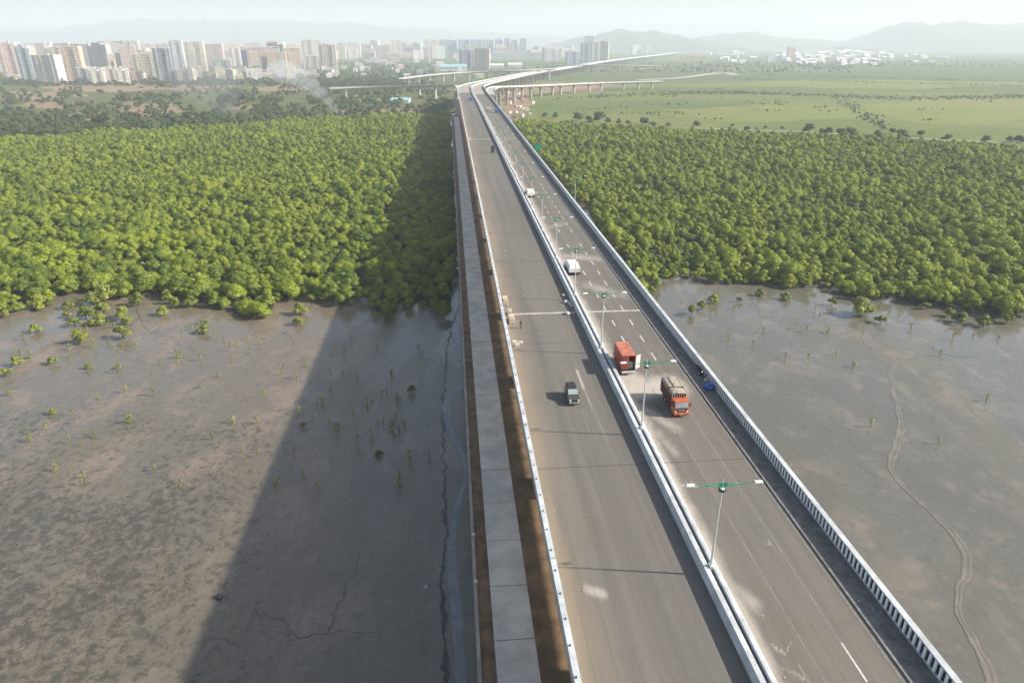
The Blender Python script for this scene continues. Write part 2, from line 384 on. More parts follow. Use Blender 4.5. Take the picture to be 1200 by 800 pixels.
# ground behind the mangroves
dl = [at(-900, 172), at(0, 166), at(120, 158), at(260, 150), at(400, 139), at(525, 135), at(572, 122)]
sheet(dl + [Vector((-60, 1560, 0)), Vector((-2600, 1560, 0))], 0.06, "dry_field", M['dry'])
gl = [at(572, 122), at(612, 142), at(700, 150), at(900, 159), at(1050, 164), at(1200, 176), at(1900, 192)]
sheet(gl + [Vector((3400, 1560, 0)), Vector((-60, 1560, 0))], 0.06, "marsh_field", M['grass'])
def grow_patch(cx, cy, rx, ry, z, name, mat, k=26, seed=0):
    r = random.Random(seed); pts = []
    for i in range(k):
        t = 2*math.pi*i/k; q = 1 + r.uniform(-0.25, 0.25); c = at(cx + rx*q*math.cos(t), cy + ry*q*math.sin(t)); pts.append(c)
    return sheet(pts, z, name, mat)
for i, (cx, cy, rx, ry) in enumerate([(125, 103, 70, 5), (172, 128, 42, 8), (30, 112, 60, 5), (95, 137, 50, 6), (232, 103, 44, 4), (330, 104, 40, 3), (440, 131, 45, 3), (60, 124, 40, 4), (285, 126, 16, 3)]):
    grow_patch(cx, cy, rx, ry, 0.10 + i*0.004, "bare_ground", M['dirt'], seed=i)
grow_patch(603, 120, 20, 15, 0.10, "site_ground", M['dirt'], seed=40)
grow_patch(660, 103, 60, 6, 0.105, "site_ground", M['dirt'], seed=41)
M['grass2'] = mat_field("lime_meadow", [(0.19, 0.20, 0.062), (0.165, 0.185, 0.055), (0.135, 0.165, 0.045)], 0.008, 0.3)
M['grass3'] = mat_field("dull_meadow", [(0.10, 0.135, 0.045), (0.125, 0.15, 0.05), (0.085, 0.11, 0.04)], 0.008, 0.3)
for i, (cx, cy, rx, ry, m) in enumerate([(900, 133, 130, 9, 'grass2'), (1120, 130, 110, 17, 'grass2'), (760, 122, 120, 6, 'grass3'), (1010, 100, 190, 5, 'grass2'), (850, 105, 150, 4, 'grass3'), (1250, 105, 190, 4, 'grass3'), (430, 115, 45, 3, 'grass2')]):
    grow_patch(cx, cy, rx, ry, 0.11 + i*0.004, "meadow", M[m], seed=60 + i)
# pale track along the far edge of the mangroves on the right
def ribbon(pts, w, z, name, mat, seg=6, crown=0.0, jit=0.0, seed=0, bank=0.0, wig=0.0):
    """a winding strip through world points"""
    r = random.Random(seed); P = catmull([Vector((p[0], p[1], z)) for p in pts], seg); mb = MB(); n = len(P)
    for i, p in enumerate(P):
        d = (P[min(i+1, n-1)] - P[max(i-1, 0)]); d.z = 0; d.normalize(); s = Vector((d.y, -d.x, 0))
        if wig: p = p + s*wig*(noise.noise(Vector((p.x*0.35, p.y*0.35, seed))) + 0.6*noise.noise(Vector((p.x*1.1, p.y*1.1, seed))))
        ww = (w if not callable(w) else w(i/(n-1)))*(1 + r.uniform(-jit, jit)); ww2 = ww*(1 + r.uniform(-jit, jit))
        if bank:
            row = [tuple(p + s*ww*q + Vector((0, 0, h))) for q, h in ((-.85, 0), (-.55, bank), (-.3, .01), (.25, 0), (.5, bank), (.85, 0))]
        else:
            row = [tuple(p - s*ww*0.5), tuple(p + Vector((0, 0, crown))), tuple(p + s*ww2*0.5)]
        mb.v += row; k = len(row)
        if i:
            a = k*(i-1)
            for q in range(k-1): mb.f.append((a+q, a+q+1, a+k+q+1, a+k+q)); mb.mi.append(0)
    o = mb.build(name, mat, smooth=True)
    if o.data.polygons[0].normal.z < 0: o.data.flip_normals()
    return o
def catmull(P, seg):
    out = []
    for i in range(len(P)-1):
        p0, p1, p2, p3 = P[max(i-1, 0)], P[i], P[i+1], P[min(i+2, len(P)-1)]
        for k in range(seg):
            t = k/seg
            out.append(0.5*((2*p1) + (p2-p0)*t + (2*p0-5*p1+4*p2-p3)*t*t + (3*p1-p0-3*p2+p3)*t**3))
    out.append(P[-1].copy()); return out
structure(ribbon(gp((800, 150), (900, 153), (1000, 158), (1100, 164), (1200, 168), (1500, 182)), 3.5, 0.16, "dirt_track", M['pale'], 4))
structure(ribbon(gp((400, 134), (440, 131), (470, 130), (500, 128)), 5, 0.16, "dirt_track", M['dirt'], 4))
# tidal rills and channels on the mud
structure(ribbon(gp((1112, 386), (1085, 400), (1062, 418), (1044, 434), (1046, 455), (1053, 482), (1055, 505), (1048, 528), (1044, 548), (1060, 572), (1085, 594), (1112, 620), (1130, 645), (1133, 670), (1123, 690), (1124, 720), (1140, 750), (1158, 785), (1166, 815)),
                 lambda t: 0.68 + 0.2*math.sin(t*21) + 0.4*noise.noise(Vector((t*38, 1, 1))), 0.03, "tidal_channel", M['chan'], 8, -0.02, 0.08, 1, 0.05, 0.22))
structure(ribbon(gp((1022, 388), (1030, 398), (1042, 406)), 0.8, 0.03, "tidal_channel", M['chan'], 6, 0, 0.2, 2))
structure(ribbon(gp((964, 360), (966, 372), (972, 384)), 0.9, 0.03, "tidal_channel", M['chan'], 6, 0, 0.2, 2))
structure(ribbon(gp((782, 366), (800, 358), (802, 350), (794, 344), (790, 336)), 1.6, 0.03, "tidal_channel", M['chan'], 6, 0, 0.2, 3))
structure(ribbon(gp((0, 462), (25, 446), (50, 432), (70, 420), (95, 410)), 2.2, 0.03, "tidal_channel", M['chan'], 6, 0, 0.25, 4))
structure(ribbon(gp((538, 358), (530, 385), (524, 410), (521, 450), (520, 500), (521, 560), (523, 610), (522, 645), (519, 690), (520, 740), (522, 790), (524, 830)),
                 lambda t: 0.22 + 1.1*max(0, noise.noise(Vector((t*14, 2.2, 0))) + 0.12) + 0.5*max(0, noise.noise(Vector((t*45, 7.2, 0)))), 0.035, "tidal_rill", M['rill'], 20, -0.01, 0.3, 5, 0.0, 0.7))
for k, pp in enumerate([[(1120, 384), (1140, 380), (1165, 384), (1190, 380)],
                        [(1085, 400), (1100, 412), (1128, 418), (1160, 414)], [(300, 715), (330, 728), (352, 744), (385, 742), (420, 738), (448, 742)], [(385, 742), (400, 700), (418, 660), (426, 620)], [(240, 752), (262, 745), (280, 752), (300, 715)],
                        [(1000, 350), (1015, 372), (1010, 395), (1022, 412)], [(880, 348), (892, 372), (886, 392)], [(160, 352), (170, 385), (205, 398), (215, 420)], [(330, 388), (345, 400), (338, 418)]]):
    structure(ribbon(gp(*pp), lambda t, k=k: (0.10 + 0.20*(1-t))*(1 + 0.9*noise.noise(Vector((t*20, k, 3)))), 0.032, "tidal_rill", M['rill2'] if k != 0 else M['chan'], 14, -0.01, 0.3, 50+k, 0.0, 0.9))
structure(ribbon(gp((543, 452), (530, 460), (523, 472), (524, 490), (528, 505), (536, 520), (543, 535), (546, 555), (540, 580), (532, 610), (530, 650), (533, 700), (538, 760), (540, 830)),
                 lambda t: 1.15 + 0.45*math.sin(t*9), 0.04, "shallow_water", M['water'], 8, 0, 0.15, 6))
structure(ribbon(gp((536, 372), (533, 384), (534, 396), (540, 402)), lambda t: 1.6*math.sin(math.pi*t) + 0.25, 0.045, "shallow_water", M['water'], 8, 0, 0.2, 7))

# ------------------------------------------------------------------ bridge line: across = a, along = s
HEAD = R(-4.91)
hx, hy = math.sin(HEAD), math.cos(HEAD)
def to_as(p): return p[0]*hy - p[1]*hx, p[0]*hx + p[1]*hy
AC = 23.75                                    # middle of the median
def strt(s): return Vector((AC*hy + s*hx, -AC*hx + s*hy, 28.0))
ctrl = [strt(620), strt(780), Vector((-46, 900, 27.4)), Vector((-19, 1164, 22)), Vector((46, 1562, 17)), Vector((137, 1913, 15)),
        Vector((357, 2686, 15)), Vector((702, 3715, 15)), Vector((1120, 4950, 16))]
_curve = catmull(ctrl, 14)
LINE = []                                     # (s, point)
s = -60.0
while s < 619: LINE.append((s, strt(s))); s += 10.0
acc = 620.0; LINE.append((acc, _curve[0]))
for i in range(1, len(_curve)):
    acc += (_curve[i] - _curve[i-1]).length; LINE.append((acc, _curve[i]))
S_END = acc
def on_line(s):
    lo, hi = 0, len(LINE)-2
    while lo < hi:
        m = (lo+hi)//2
        if LINE[m+1][0] < s: lo = m+1
        else: hi = m
    (s0, p0), (s1, p1) = LINE[lo], LINE[lo+1]
    t = (s - s0)/(s1 - s0)
    return p0.lerp(p1, t)
def frame(s):
    p = on_line(s); d = on_line(min(s+3, S_END)) - on_line(max(s-3, -60)); d.z = 0; d.normalize()
    return p, Vector((d.y, -d.x, 0))
def P(a, s, dz=0.0):
    p, r = frame(s); q = p + r*(a - AC); q.z += dz; return q
def srange(s0, s1, ds):
    n = max(1, int(round((s1-s0)/ds))); return [s0 + (s1-s0)*i/n for i in range(n+1)]
def steps(s0, s1):
    out = srange(s0, min(s1, 620), 20) if s0 < 620 else []
    if s1 > 620: out += srange(max(s0, 620), s1, 14)[1 if out else 0:]
    return out
def sweep(mb, prof, ss, closed=True, m=0, caps=True):
    """profile of (a, dz) carried along the bridge line"""
    n = len(mb.v); k = len(prof)
    if mb.uv is None: mb.uv = []
    for s_ in ss:
        p, r = frame(s_)
        for a, dz in prof:
            mb.v.append((p.x + r.x*(a-AC), p.y + r.y*(a-AC), p.z + dz)); mb.uv.append((a, s_))
    for i in range(len(ss)-1):
        for j in range(k if closed else k-1):
            jj = (j+1) % k; mb.f.append((n+i*k+j, n+i*k+jj, n+(i+1)*k+jj, n+(i+1)*k+j)); mb.mi.append(m)
    if closed and caps:
        mb.f.append(tuple(n+j for j in reversed(range(k)))); mb.mi.append(m)
        e = n + (len(ss)-1)*k; mb.f.append(tuple(e+j for j in range(k))); mb.mi.append(m)
def swept(name, prof, ss, mat, parent=None, closed=True):
    mb = MB(); sweep(mb, prof, ss, closed); o = mb.build(name, mat, parent)
    return o

# pale dust and tan silt lying on the asphalt, as stains given in (a, s)
def seg(x0, y0, x1, y1, w, k): return (to_as(at(x0, y0, 28)), to_as(at(x1, y1, 28)), w, k)
STAINS = [seg(663, 438, 669, 455, 0.22, 0.55), seg(676, 434, 684, 455, 0.34, 0.80), seg(683, 452, 692, 474, 0.24, 0.6), seg(690, 470, 712, 515, 0.35, 0.45), seg(682, 480, 690, 505, 0.4, 0.4),
          seg(745, 455, 790, 453, 3.0, 0.9), seg(735, 440, 765, 452, 2.6, 0.8), seg(740, 470, 790, 500, 1.6, 0.6), seg(770, 505, 790, 530, 1.2, 0.55), seg(850, 680, 880, 705, 1.5, 0.6),
          seg(655, 300, 700, 303, 2.6, 0.6), seg(690, 335, 730, 345, 3.0, 0.55), seg(640, 268, 660, 262, 2.5, 0.5), seg(830, 560, 842, 640, 0.8, 0.35),
          seg(688, 690, 706, 695, 0.7, 0.7), seg(660, 690, 700, 700, 1.2, 0.3), seg(930, 690, 975, 680, 1.5, 0.3), seg(750, 415, 780, 460, 0.7, 0.35), seg(775, 345, 800, 360, 1.2, 0.2)]
_r = random.Random(12)
for (cx, cy, ang, L, n) in [(818, 570, 145, 2.8, 10), (921, 766, 115, 2.4, 9), (775, 452, 170, 5, 10), (905, 640, 120, 2.0, 6), (870, 690, 120, 3, 8), (760, 520, 130, 3.0, 8), (950, 800, 110, 3, 10), (700, 310, 150, 3, 8), (720, 350, 150, 3.5, 8)]:
    a0_, s0_ = to_as(at(cx, cy, 28))
    for _ in range(n):
        t = R(ang + _r.gauss(0, 26)); l = L*_r.uniform(.35, 1); o = _r.uniform(0, .5)
        STAINS.append(((a0_ + o*math.cos(t), s0_ + o*math.sin(t)), (a0_ + l*math.cos(t), s0_ + l*math.sin(t)), _r.uniform(.08, .17), _r.uniform(.30, .72)))
def dust_at(a, s_, side):
    v = 0.0; tn = 0.0
    if side < 0:
        tn = max(0, 1 - (a - 9.1)/4.6)**1.2*0.95 + 0.08
        v = max(0, 1 - (a-9.1)/1.2)*0.35
    else:
        w = 2.0 + 1.3*noise.noise(Vector((s_*0.04, 3.1, 0))) + (0.8 if s_ < 140 else 1.6)
        v = max(0, 1 - (a - 24.6)/max(0.8, w))*0.95
        v = max(v, 0.16 if s_ > 130 else 0.0)
        v = max(v, max(0, 1-(35.9-a)/0.9)*0.35)
        tn = 0.15
    if s_ < 260:
        for (a0, s0), (a1, s1), w, k in STAINS:
            if (a < 23.3) != (a0 < 23.3): continue
            dx, dy = a1-a0, s1-s0; L = dx*dx+dy*dy
            t = max(0, min(1, ((a-a0)*dx+(s_-s0)*dy)/L)); d = math.hypot(a-a0-dx*t, (s_-s0-dy*t)*0.6)
            if d < w*2.4: v = max(v, k*math.exp(-(d/w)**2))
    return min(1, v), min(1, tn)
def road(name, a0, a1, s1, side):
    mb = MB(); mb.uv = []; du = []; ta = []
    ss = srange(22, 110, 0.36) + srange(110, 200, 0.7)[1:] + srange(200, s1, 5.0)[1:]
    ss = [-60.0] + ss
    na = int((a1-a0)/0.21); aa = [a0 + (a1-a0)*j/na for j in range(na+1)]
    for s_ in ss:
        p, r = frame(s_)
        for a in aa:
            mb.v.append((p.x + r.x*(a-AC), p.y + r.y*(a-AC), p.z + 0.004)); mb.uv.append((a, s_))
            d, t = dust_at(a, s_, side); du.append(d); ta.append(t)
    k = na+1
    for i in range(len(ss)-1):
        for j in range(na): mb.f.append((i*k+j, i*k+j+1, (i+1)*k+j+1, (i+1)*k+j)); mb.mi.append(0)
    mb.attr = {"dust": du, "tan": ta}
    return structure(mb.build(name, M['road']))
road_l = road("road", 9.05, 22.98, 760, -1)
road_r = road("road", 24.68, 35.88, 735, 1)
FULL = steps(-60, S_END)
# left and right viaducts
vl = empty("viaduct", P(16, 60), HEAD and -HEAD, "left viaduct carriageway, tan dusty asphalt between plain white parapets", "bridge")
vl.rotation_euler = (0, 0, 0); vl.location = (0, 0, 0)
vr = empty("viaduct", (0, 0, 0), 0, "right viaduct carriageway with dashed lanes, footpath and balustrade", "bridge")
swept("deck", [(8.35, -0.35), (8.35, 0.0), (23.72, 0.0), (23.72, -0.35), (20.5, -0.6), (11.5, -0.6)], FULL, M['conc'], vl)
swept("deck", [(23.98, -0.35), (23.98, 0.0), (38.85, 0.0), (38.85, -0.35), (36.0, -0.6), (26.5, -0.6)], FULL, M['conc'], vr)
def wall_prof(a0, a1, h, foot): return [(a0-foot, 0.002), (a0, 0.30), (a0, h), (a1, h), (a1, 0.30), (a1+foot, 0.002)]
swept("parapet", [(8.36, 0.003), (8.36, 1.10), (8.92, 1.10), (8.98, 0.003)], FULL, M['whitew'], vl)
def barrier(prof, root, inner):
    mb = MB(); sweep(mb, prof, FULL); k = len(prof)
    for i in range((len(FULL)-1)*k):
        if i % k in inner: mb.mi[i] = 1
    return mb.build("median_barrier", [M['whitew'], M['gapc']], root)  # inner faces take the painted gap shade
barrier([(23.05, 0.002), (23.10, 0.30), (23.13, 1.08), (23.17, 1.12), (23.62, 1.12), (23.66, 1.08), (23.70, 0.002)], vl, (5, ))
barrier([(23.88, 0.002), (23.90, 0.85), (23.95, 1.02), (24.08, 1.10), (24.42, 1.10), (24.55, 1.02), (24.60, 0.85), (24.66, 0.30), (24.67, 0.002)], vr, (0, 1))
# balustrade of the right viaduct: black backed wall, white uprights, white coping
swept("parapet", [(38.50, 0.003), (38.50, 1.45), (38.80, 1.45), (38.80, 0.003)], FULL, M['black'], vr)
swept("parapet_rail", [(38.30, 1.46), (38.30, 1.62), (38.87, 1.62), (38.87, 1.46)], FULL, M['whitew'], vr)
swept("parapet_face", [(38.803, 0.0), (38.803, 1.455), (38.86, 1.455), (38.86, 0.0)], FULL, M['whitew'], vr)
swept("parapet_base", [(38.28, 0.155), (38.28, 0.21), (38.495, 0.21), (38.495, 0.155)], FULL, M['whitew'], vr)
mb = MB(); s_ = 26.0
while s_ < 640:
    q = [P(a, ss) for a, ss in ((38.36, s_), (38.49, s_), (38.49, s_+0.27), (38.36, s_+0.27))]
    mb.hexa([(p.x, p.y, 28.213) for p in q] + [(p.x, p.y, 29.455) for p in q]); s_ += 0.69
bal = mb.build("baluster", M['whiteb'], vr); bal["kind"] = "stuff"
# low stubs of fixing bolts along the left parapet top
mb = MB(); s_ = 30.0; rr = random.Random(3)
while s_ < 200:
    p = P(8.62 + rr.uniform(-.06, .06), s_, 1.10); mb.box(p.x-0.05, p.x+0.05, p.y-0.09, p.y+0.09, p.z, p.z+0.10); s_ += 3.05 + rr.uniform(-.2, .2)
mb.build("parapet_bolt", M['steel'], vl)["kind"] = "stuff"
# girders and piers, span by span
PS = [51.0 + 38.0*k for k in range(-2, 20)] + [815 + 46*k for k in range(0, 60)]
PS = [q for q in PS if q < S_END - 20]
for side, a0, a1, root in ((-1, 11.6, 20.4, vl), (1, 26.6, 35.9, vr)):
    for i in range(len(PS)-1):
        ss = srange(PS[i]+0.4, PS[i+1]-0.4, 9 if PS[i] < 800 else 23)
        mb = MB(); w = 2.3
        for g in (a0, (a0+a1)/2 - w/2, a1 - w):
            sweep(mb, [(g+0.5, -2.2), (g, -0.61), (g+w, -0.61), (g+w-0.5, -2.2)], ss)
        mb.build("girder", M['conc'], root)
    for q in PS:
        p, r = frame(q); d = Vector((-r.y, r.x, 0)); mb = MB()
        c = p + r*((a0+a1)/2 - AC)
        def bx(u0, u1, w0, w1, z0, z1):
            mb.hexa([tuple(Vector((c.x, c.y, 0)) + r*u + d*w + Vector((0, 0, z))) for z in (z0, z1) for u, w in ((u0, w0), (u1, w0), (u1, w1), (u0, w1))])
        zt = p.z
        bx(-4.8, 4.8, -1.1, 1.1, zt-3.7, zt-2.205); bx(-2.4, 2.4, -1.0, 1.0, 0.8, zt-3.705); bx(-4.2, 4.2, -2.2, 2.2, -0.3, 0.795)
        mb.build("pier", M['conc'], root)
# footpath, kerb and painted lines
structure(swept("footpath", [(36.16, 0.152), (38.28, 0.152), (38.28, 0.01), (36.16, 0.01)], steps(-60, 1500), M['walk']))
structure(swept("kerb", [(35.88, 0.005), (35.90, 0.165), (36.155, 0.165), (36.155, 0.005)], steps(-60, 1500), M['kerbm']))
def strip(mb, a, w, s0, s1, z, m):
    q = [P(x, ss, z) for x, ss in ((a-w/2, s0), (a+w/2, s0), (a+w/2, s1), (a-w/2, s1))]; mb.quad(*q, m)
mb = MB()
for a in (29.05, 32.45):
    for q in srange(20, 90, 5)[:-1]: strip(mb, a, 0.10, q, q+5, 0.012, 1)
    k = 0; q = 92.0
    while q < 640:
        strip(mb, a, 0.22, q, q+2.9, 0.012, 0 if (k*7 % 11) else 1); q += 7.6; k += 1
    strip(mb, a, 0.17, 37.5, 41.5, 0.016, 0) if a > 30 else None
for q in srange(20, 640, 20)[:-1]: strip(mb, 35.45, 0.14, q, q+20, 0.012, 1)
mk = mb.build("lane_marking", [M['mark'], M['faint']], road_r)
for root, a0, a1 in ((road_l, 9.06, 22.97), (road_r, 24.70, 35.86)):
    mb = MB()
    for y, w in ((367, 0.75), (162, 0.9), (127.5, 0.9)):
        c = to_as(at(640, y, 28))[1]
        strip(mb, (a0+a1)/2, a1-a0, c - w/2, c + w/2, 0.018, 0)
    mb.build("expansion_joint", M['jointm'], root)

# ------------------------------------------------------------------ causeway below, on the left
ZC = 9.75
csl = steps(-60, 760)
mbc = MB()
def lowsweep(prof, z, name, mat, s0=-60, s1=720):
    mb = MB(); ss = srange(s0, s1, 20)
    mb.uv = []
    k = len(prof)
    for q in ss:
        for a, dz in prof:
            p = strt(q); mb.v.append((p.x + hy*(a-AC), p.y - hx*(a-AC), z+dz)); mb.uv.append((a, q))
    for i in range(len(ss)-1):
        for j in range(k):
            jj = (j+1) % k; mb.f.append((i*k+j, i*k+jj, (i+1)*k+jj, (i+1)*k+j)); mb.mi.append(0)
    mb.f.append(tuple(reversed(range(k)))); mb.mi.append(0); mb.f.append(tuple((len(ss)-1)*k + j for j in range(k))); mb.mi.append(0)
    return mb.build(name, mat)
fz = CAM_H - ZC
def alow(x): return fz*((x-600)/687.0 + 0.0714)          # across position of a column of the bottom row
structure(lowsweep([(alow(565), -ZC-0.4), (alow(565), 0), (alow(760), 0), (alow(760)+6, -ZC-0.4)], ZC, "causeway", M['earth']))
cw = empty("retaining_wall", (0, 0, 0), 0, "grey kerb wall along the water edge of the low causeway", "wall")
cw2 = lowsweep([(alow(565)-0.35, -ZC-0.4), (alow(565)-0.35, 0.28), (alow(565)-0.004, 0.28), (alow(565)-0.004, -ZC-0.4)], ZC, "wall_face", M['conc']); cw2.parent = cw
mb = MB(); q = -20.0; L = 9.0
a0, a1 = alow(583), alow(634)
path_s = []
while q < 700:
    pts = [strt(ss) + Vector((hy*(a-AC), -hx*(a-AC), 0)) for a, ss in ((a0, q+0.07), (a1, q+0.07), (a1, q+L-0.07), (a0, q+L-0.07))]
    mb.hexa([(p.x, p.y, ZC+0.02) for p in pts] + [(p.x, p.y, ZC+0.14) for p in pts]); q += L
structure(mb.build("slab_path", M['slab']))

# ------------------------------------------------------------------ foliage
def leaf_quad(mb, p, n, sz, rr):
    n = (n + Vector((rr.uniform(-.55, .55), rr.uniform(-.55, .55), rr.uniform(-.3, .7)))).normalized()
    a = n.orthogonal().normalized(); b = n.cross(a); t = rr.uniform(0, 6.28)
    u = a*math.cos(t) + b*math.sin(t); w = n.cross(u); s1, s2 = sz*rr.uniform(.7, 1.3), sz*rr.uniform(.45, .9)
    mb.quad(p - u*s1, p - w*s2*0.8 + n*0.08*sz, p + u*s1, p + w*s2 - n*0.05*sz)
def crown_mesh(seed, W, Hh, lobes, leaves, sz, mat, name, low=0.15):
    rr = random.Random(seed); mb = MB(); L = []
    for i in range(lobes):
        t = rr.uniform(0, 6.28) if i else 0; d = (0.56*W*math.sqrt(rr.random())) if i else 0
        r = W*rr.uniform(0.24, 0.40); zz = Hh*rr.uniform(0.42, 0.72) - 0.35*d*Hh/W + (0.1*Hh if not i else 0)
        L.append((Vector((d*math.cos(t), d*math.sin(t), max(zz, r*0.7))), r, rr.uniform(0.75, 1.0)))
    for c, r, f in L: mb.blob(c, (r*0.74, r*0.74, r*0.68*f), seg=7, ring=5, jit=0.15, rr=rr)
    tot = sum(r*r for _, r, _ in L); cnt = 0
    for c, r, f in L:
        for _ in range(int(leaves*r*r/tot)):
            z = rr.uniform(-0.45, 1.0); t = rr.uniform(0, 6.28); q = math.sqrt(max(0, 1-z*z))
            n = Vector((q*math.cos(t), q*math.sin(t), z)); k = r*rr.uniform(0.80, 1.10)
            p = c + Vector((n.x*k, n.y*k, n.z*k*f))
            if p.z < low: continue
            leaf_quad(mb, p, n, sz, rr)
    me = mb
    return me
def trunk_mb(h, r, seed, W):
    rr = random.Random(seed); mb = MB(); mb.cyl((0, 0, -0.3), (0.1, 0, h*0.55), r, r*0.6, 7)
    for k in range(4):
        t = k*1.57 + rr.uniform(-.4, .4); mb.cyl((0.03, 0, h*0.22), (W*0.4*math.cos(t), W*0.4*math.sin(t), h*0.62), r*0.6, r*0.2, 5)
    return mb
def make_tree(name, seed, W, Hh, lobes, leaves, sz, mat, low=0.15):
    root = empty(name, (0, 0, 0))
    crown_mesh(seed, W, Hh, lobes, leaves, sz, mat, name, low).build("crown", mat, root)
    trunk_mb(Hh, 0.05*W**0.7, seed, W).build("trunk", M['bark'], root)
    return root
MANG = [make_tree("mangrove_tree", 100+i, 3.3 + 0.35*(i % 3), 5.0 + 0.5*(i % 4), 9 + i % 4, 1500, 0.23, M['leaf'], 0.05) for i in range(7)]

def inside(poly, x, y):
    c = False; j = len(poly)-1
    for i in range(len(poly)):
        xi, yi = poly[i][0], poly[i][1]; xj, yj = poly[j][0], poly[j][1]
        if (yi > y) != (yj > y) and x < (xj-xi)*(y-yi)/(yj-yi) + xi: c = not c
        j = i
    return c
L_FRONT = [(-260, 388), (-120, 376), (0, 368), (30, 366), (48, 366), (62, 350), (100, 345), (128, 346), (150, 349), (205, 352), (236, 356), (262, 362), (296, 378), (318, 372), (328, 352), (352, 352), (400, 358), (432, 356), (440, 372), (456, 378), (470, 360), (500, 366), (528, 374)]
L_BACK = [(534, 250), (536, 140), (525, 137), (400, 140), (260, 151), (120, 159), (0, 167), (-260, 176)]
R_FRONT = [(700, 262), (735, 318), (750, 345), (764, 352), (778, 328), (800, 326), (850, 333), (905, 336), (925, 342), (960, 334), (985, 345), (1020, 352), (1060, 350), (1090, 362), (1130, 366), (1190, 372), (1300, 372), (1460, 376)]
R_BACK = [(1460, 186), (1200, 177), (1050, 166), (900, 160), (700, 151), (612, 143), (600, 150)]
polyL = [at(x, y) for x, y in L_FRONT + L_BACK]; polyR = [at(x, y) for x, y in R_FRONT + R_BACK]
pts = []
def fill(poly, sp, seed, small=1.0):
    rr = random.Random(seed)
    x0, x1 = min(p.x for p in poly), max(p.x for p in poly); y0, y1 = min(p.y for p in poly), max(p.y for p in poly)
    yy = y0
    while yy < y1:
        xx = x0
        while xx < x1:
            x, y = xx + rr.uniform(-.5, .5)*sp, yy + rr.uniform(-.5, .5)*sp
            a, s_ = to_as((x, y))
            if inside(poly, x, y) and not (-0.6 < a < 40.5) and not (a > 0 and a < 41.5 and s_ > 0 and False):
                u, v = pix((x, y, 3))
                if -220 < u < 1420:
                    big = noise.noise(Vector((x*0.028, y*0.028, 1.7)))
                    if True:
                        pts.append((x, y, (0.90 + 0.42*big)*(0.62 + 0.78*rr.random()**1.3)*small, rr.uniform(0, 6.28), rr.randrange(7), a))
            xx += sp
        yy += sp
fill(polyL, 4.35, 1); fill(polyR, 4.35, 2); fill(polyL, 4.9, 3, 0.56); fill(polyR, 4.9, 4, 0.56)
structure(sheet([at(x, y + (8 if k < len(L_FRONT) else 0)*-1) for k, (x, y) in enumerate(L_FRONT + L_BACK[:1] + L_BACK[2:])], 0.055, "forest_floor", M['floor']))  # litter floor with shade between the crowns put into its colour
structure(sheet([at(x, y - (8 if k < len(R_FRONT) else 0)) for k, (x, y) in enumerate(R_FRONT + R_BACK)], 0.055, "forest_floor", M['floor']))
# the 300 that show largest stand as trees of their own
inview = [q for q in pts if 0 < pix((q[0], q[1], 2.5))[0] < 1200]
inview.sort(key=lambda q: q[1]/q[2])
near = inview[:300]; nearset = set(near)
lab = {0: ("bright green mangrove tree in the sunlit front rows, left of the bridge", "sunlit front mangroves left of the bridge"),
       1: ("dark green mangrove tree in the front rows shaded by the bridge", "shaded front mangroves left of the bridge"),
       2: ("green mangrove tree in the front rows, right of the bridge", "front mangroves right of the bridge")}
used = [False]*7
for q in near:
    k = 2 if q[5] > 20 else (1 if q[5] > -36 else 0)
    i = q[4]
    if not used[i]:
        used[i] = True; r = MANG[i]; r.location = (q[0], q[1], 0); r.rotation_euler = (0, 0, q[3]); r.scale = (q[2],)*3
        tag(r, lab[k][0], "mangrove", lab[k][1])
    else:
        copy_tree(MANG[i], (q[0], q[1], 0), q[3], q[2], lab[k][0], lab[k][1])["category"] = "mangrove"
rest = [q for q in pts if q not in nearset]
def scatter(name, rows, sources, label=None):
    me = bpy.data.meshes.new(name); me.from_pydata([(q[0], q[1], q[6] if len(q) > 6 else 0.0) for q in rows], [], [])
    for nm, typ, idx in (("sc", 'FLOAT', 2), ("rz", 'FLOAT', 3), ("pick", 'INT', 4)):
        at_ = me.attributes.new(nm, typ, 'POINT'); at_.data.foreach_set("value", [q[idx] for q in rows])
    o = bpy.data.objects.new(name, me); col.objects.link(o)
    ng = bpy.data.node_groups.new(name, 'GeometryNodeTree')
    ng.interface.new_socket("Geometry", in_out='INPUT', socket_type='NodeSocketGeometry')
    ng.interface.new_socket("Geometry", in_out='OUTPUT', socket_type='NodeSocketGeometry')
    N = ng.nodes; gi = N.new("NodeGroupInput"); go = N.new("NodeGroupOutput"); ip = N.new("GeometryNodeInstanceOnPoints")
    jn = N.new("GeometryNodeJoinGeometry")
    for src in reversed(sources):
        oi = N.new("GeometryNodeObjectInfo"); oi.transform_space = 'ORIGINAL'; oi.inputs["Object"].default_value = src; oi.inputs["As Instance"].default_value = True
        ng.links.new(oi.outputs["Geometry"], jn.inputs[0])
    def na(nm, typ):
        a = N.new("GeometryNodeInputNamedAttribute"); a.data_type = typ; a.inputs["Name"].default_value = nm; return a.outputs[0]
    cx = N.new("ShaderNodeCombineXYZ"); ng.links.new(na("rz", 'FLOAT'), cx.inputs[2])
    ng.links.new(gi.outputs[0], ip.inputs["Points"]); ng.links.new(jn.outputs[0], ip.inputs["Instance"])
    ip.inputs["Pick Instance"].default_value = True
    ng.links.new(na("pick", 'INT'), ip.inputs["Instance Index"]); ng.links.new(cx.outputs[0], ip.inputs["Rotation"]); ng.links.new(na("sc", 'FLOAT'), ip.inputs["Scale"])
    ng.links.new(ip.outputs[0], go.inputs[0])
    o.modifiers.new("scatter", 'NODES').node_group = ng
    o["kind"] = "stuff"
    return o
crowns = [[c for c in r.children if c.name.startswith("crown")][0] for r in MANG]
fo = scatter("mangrove_forest", rest, crowns)
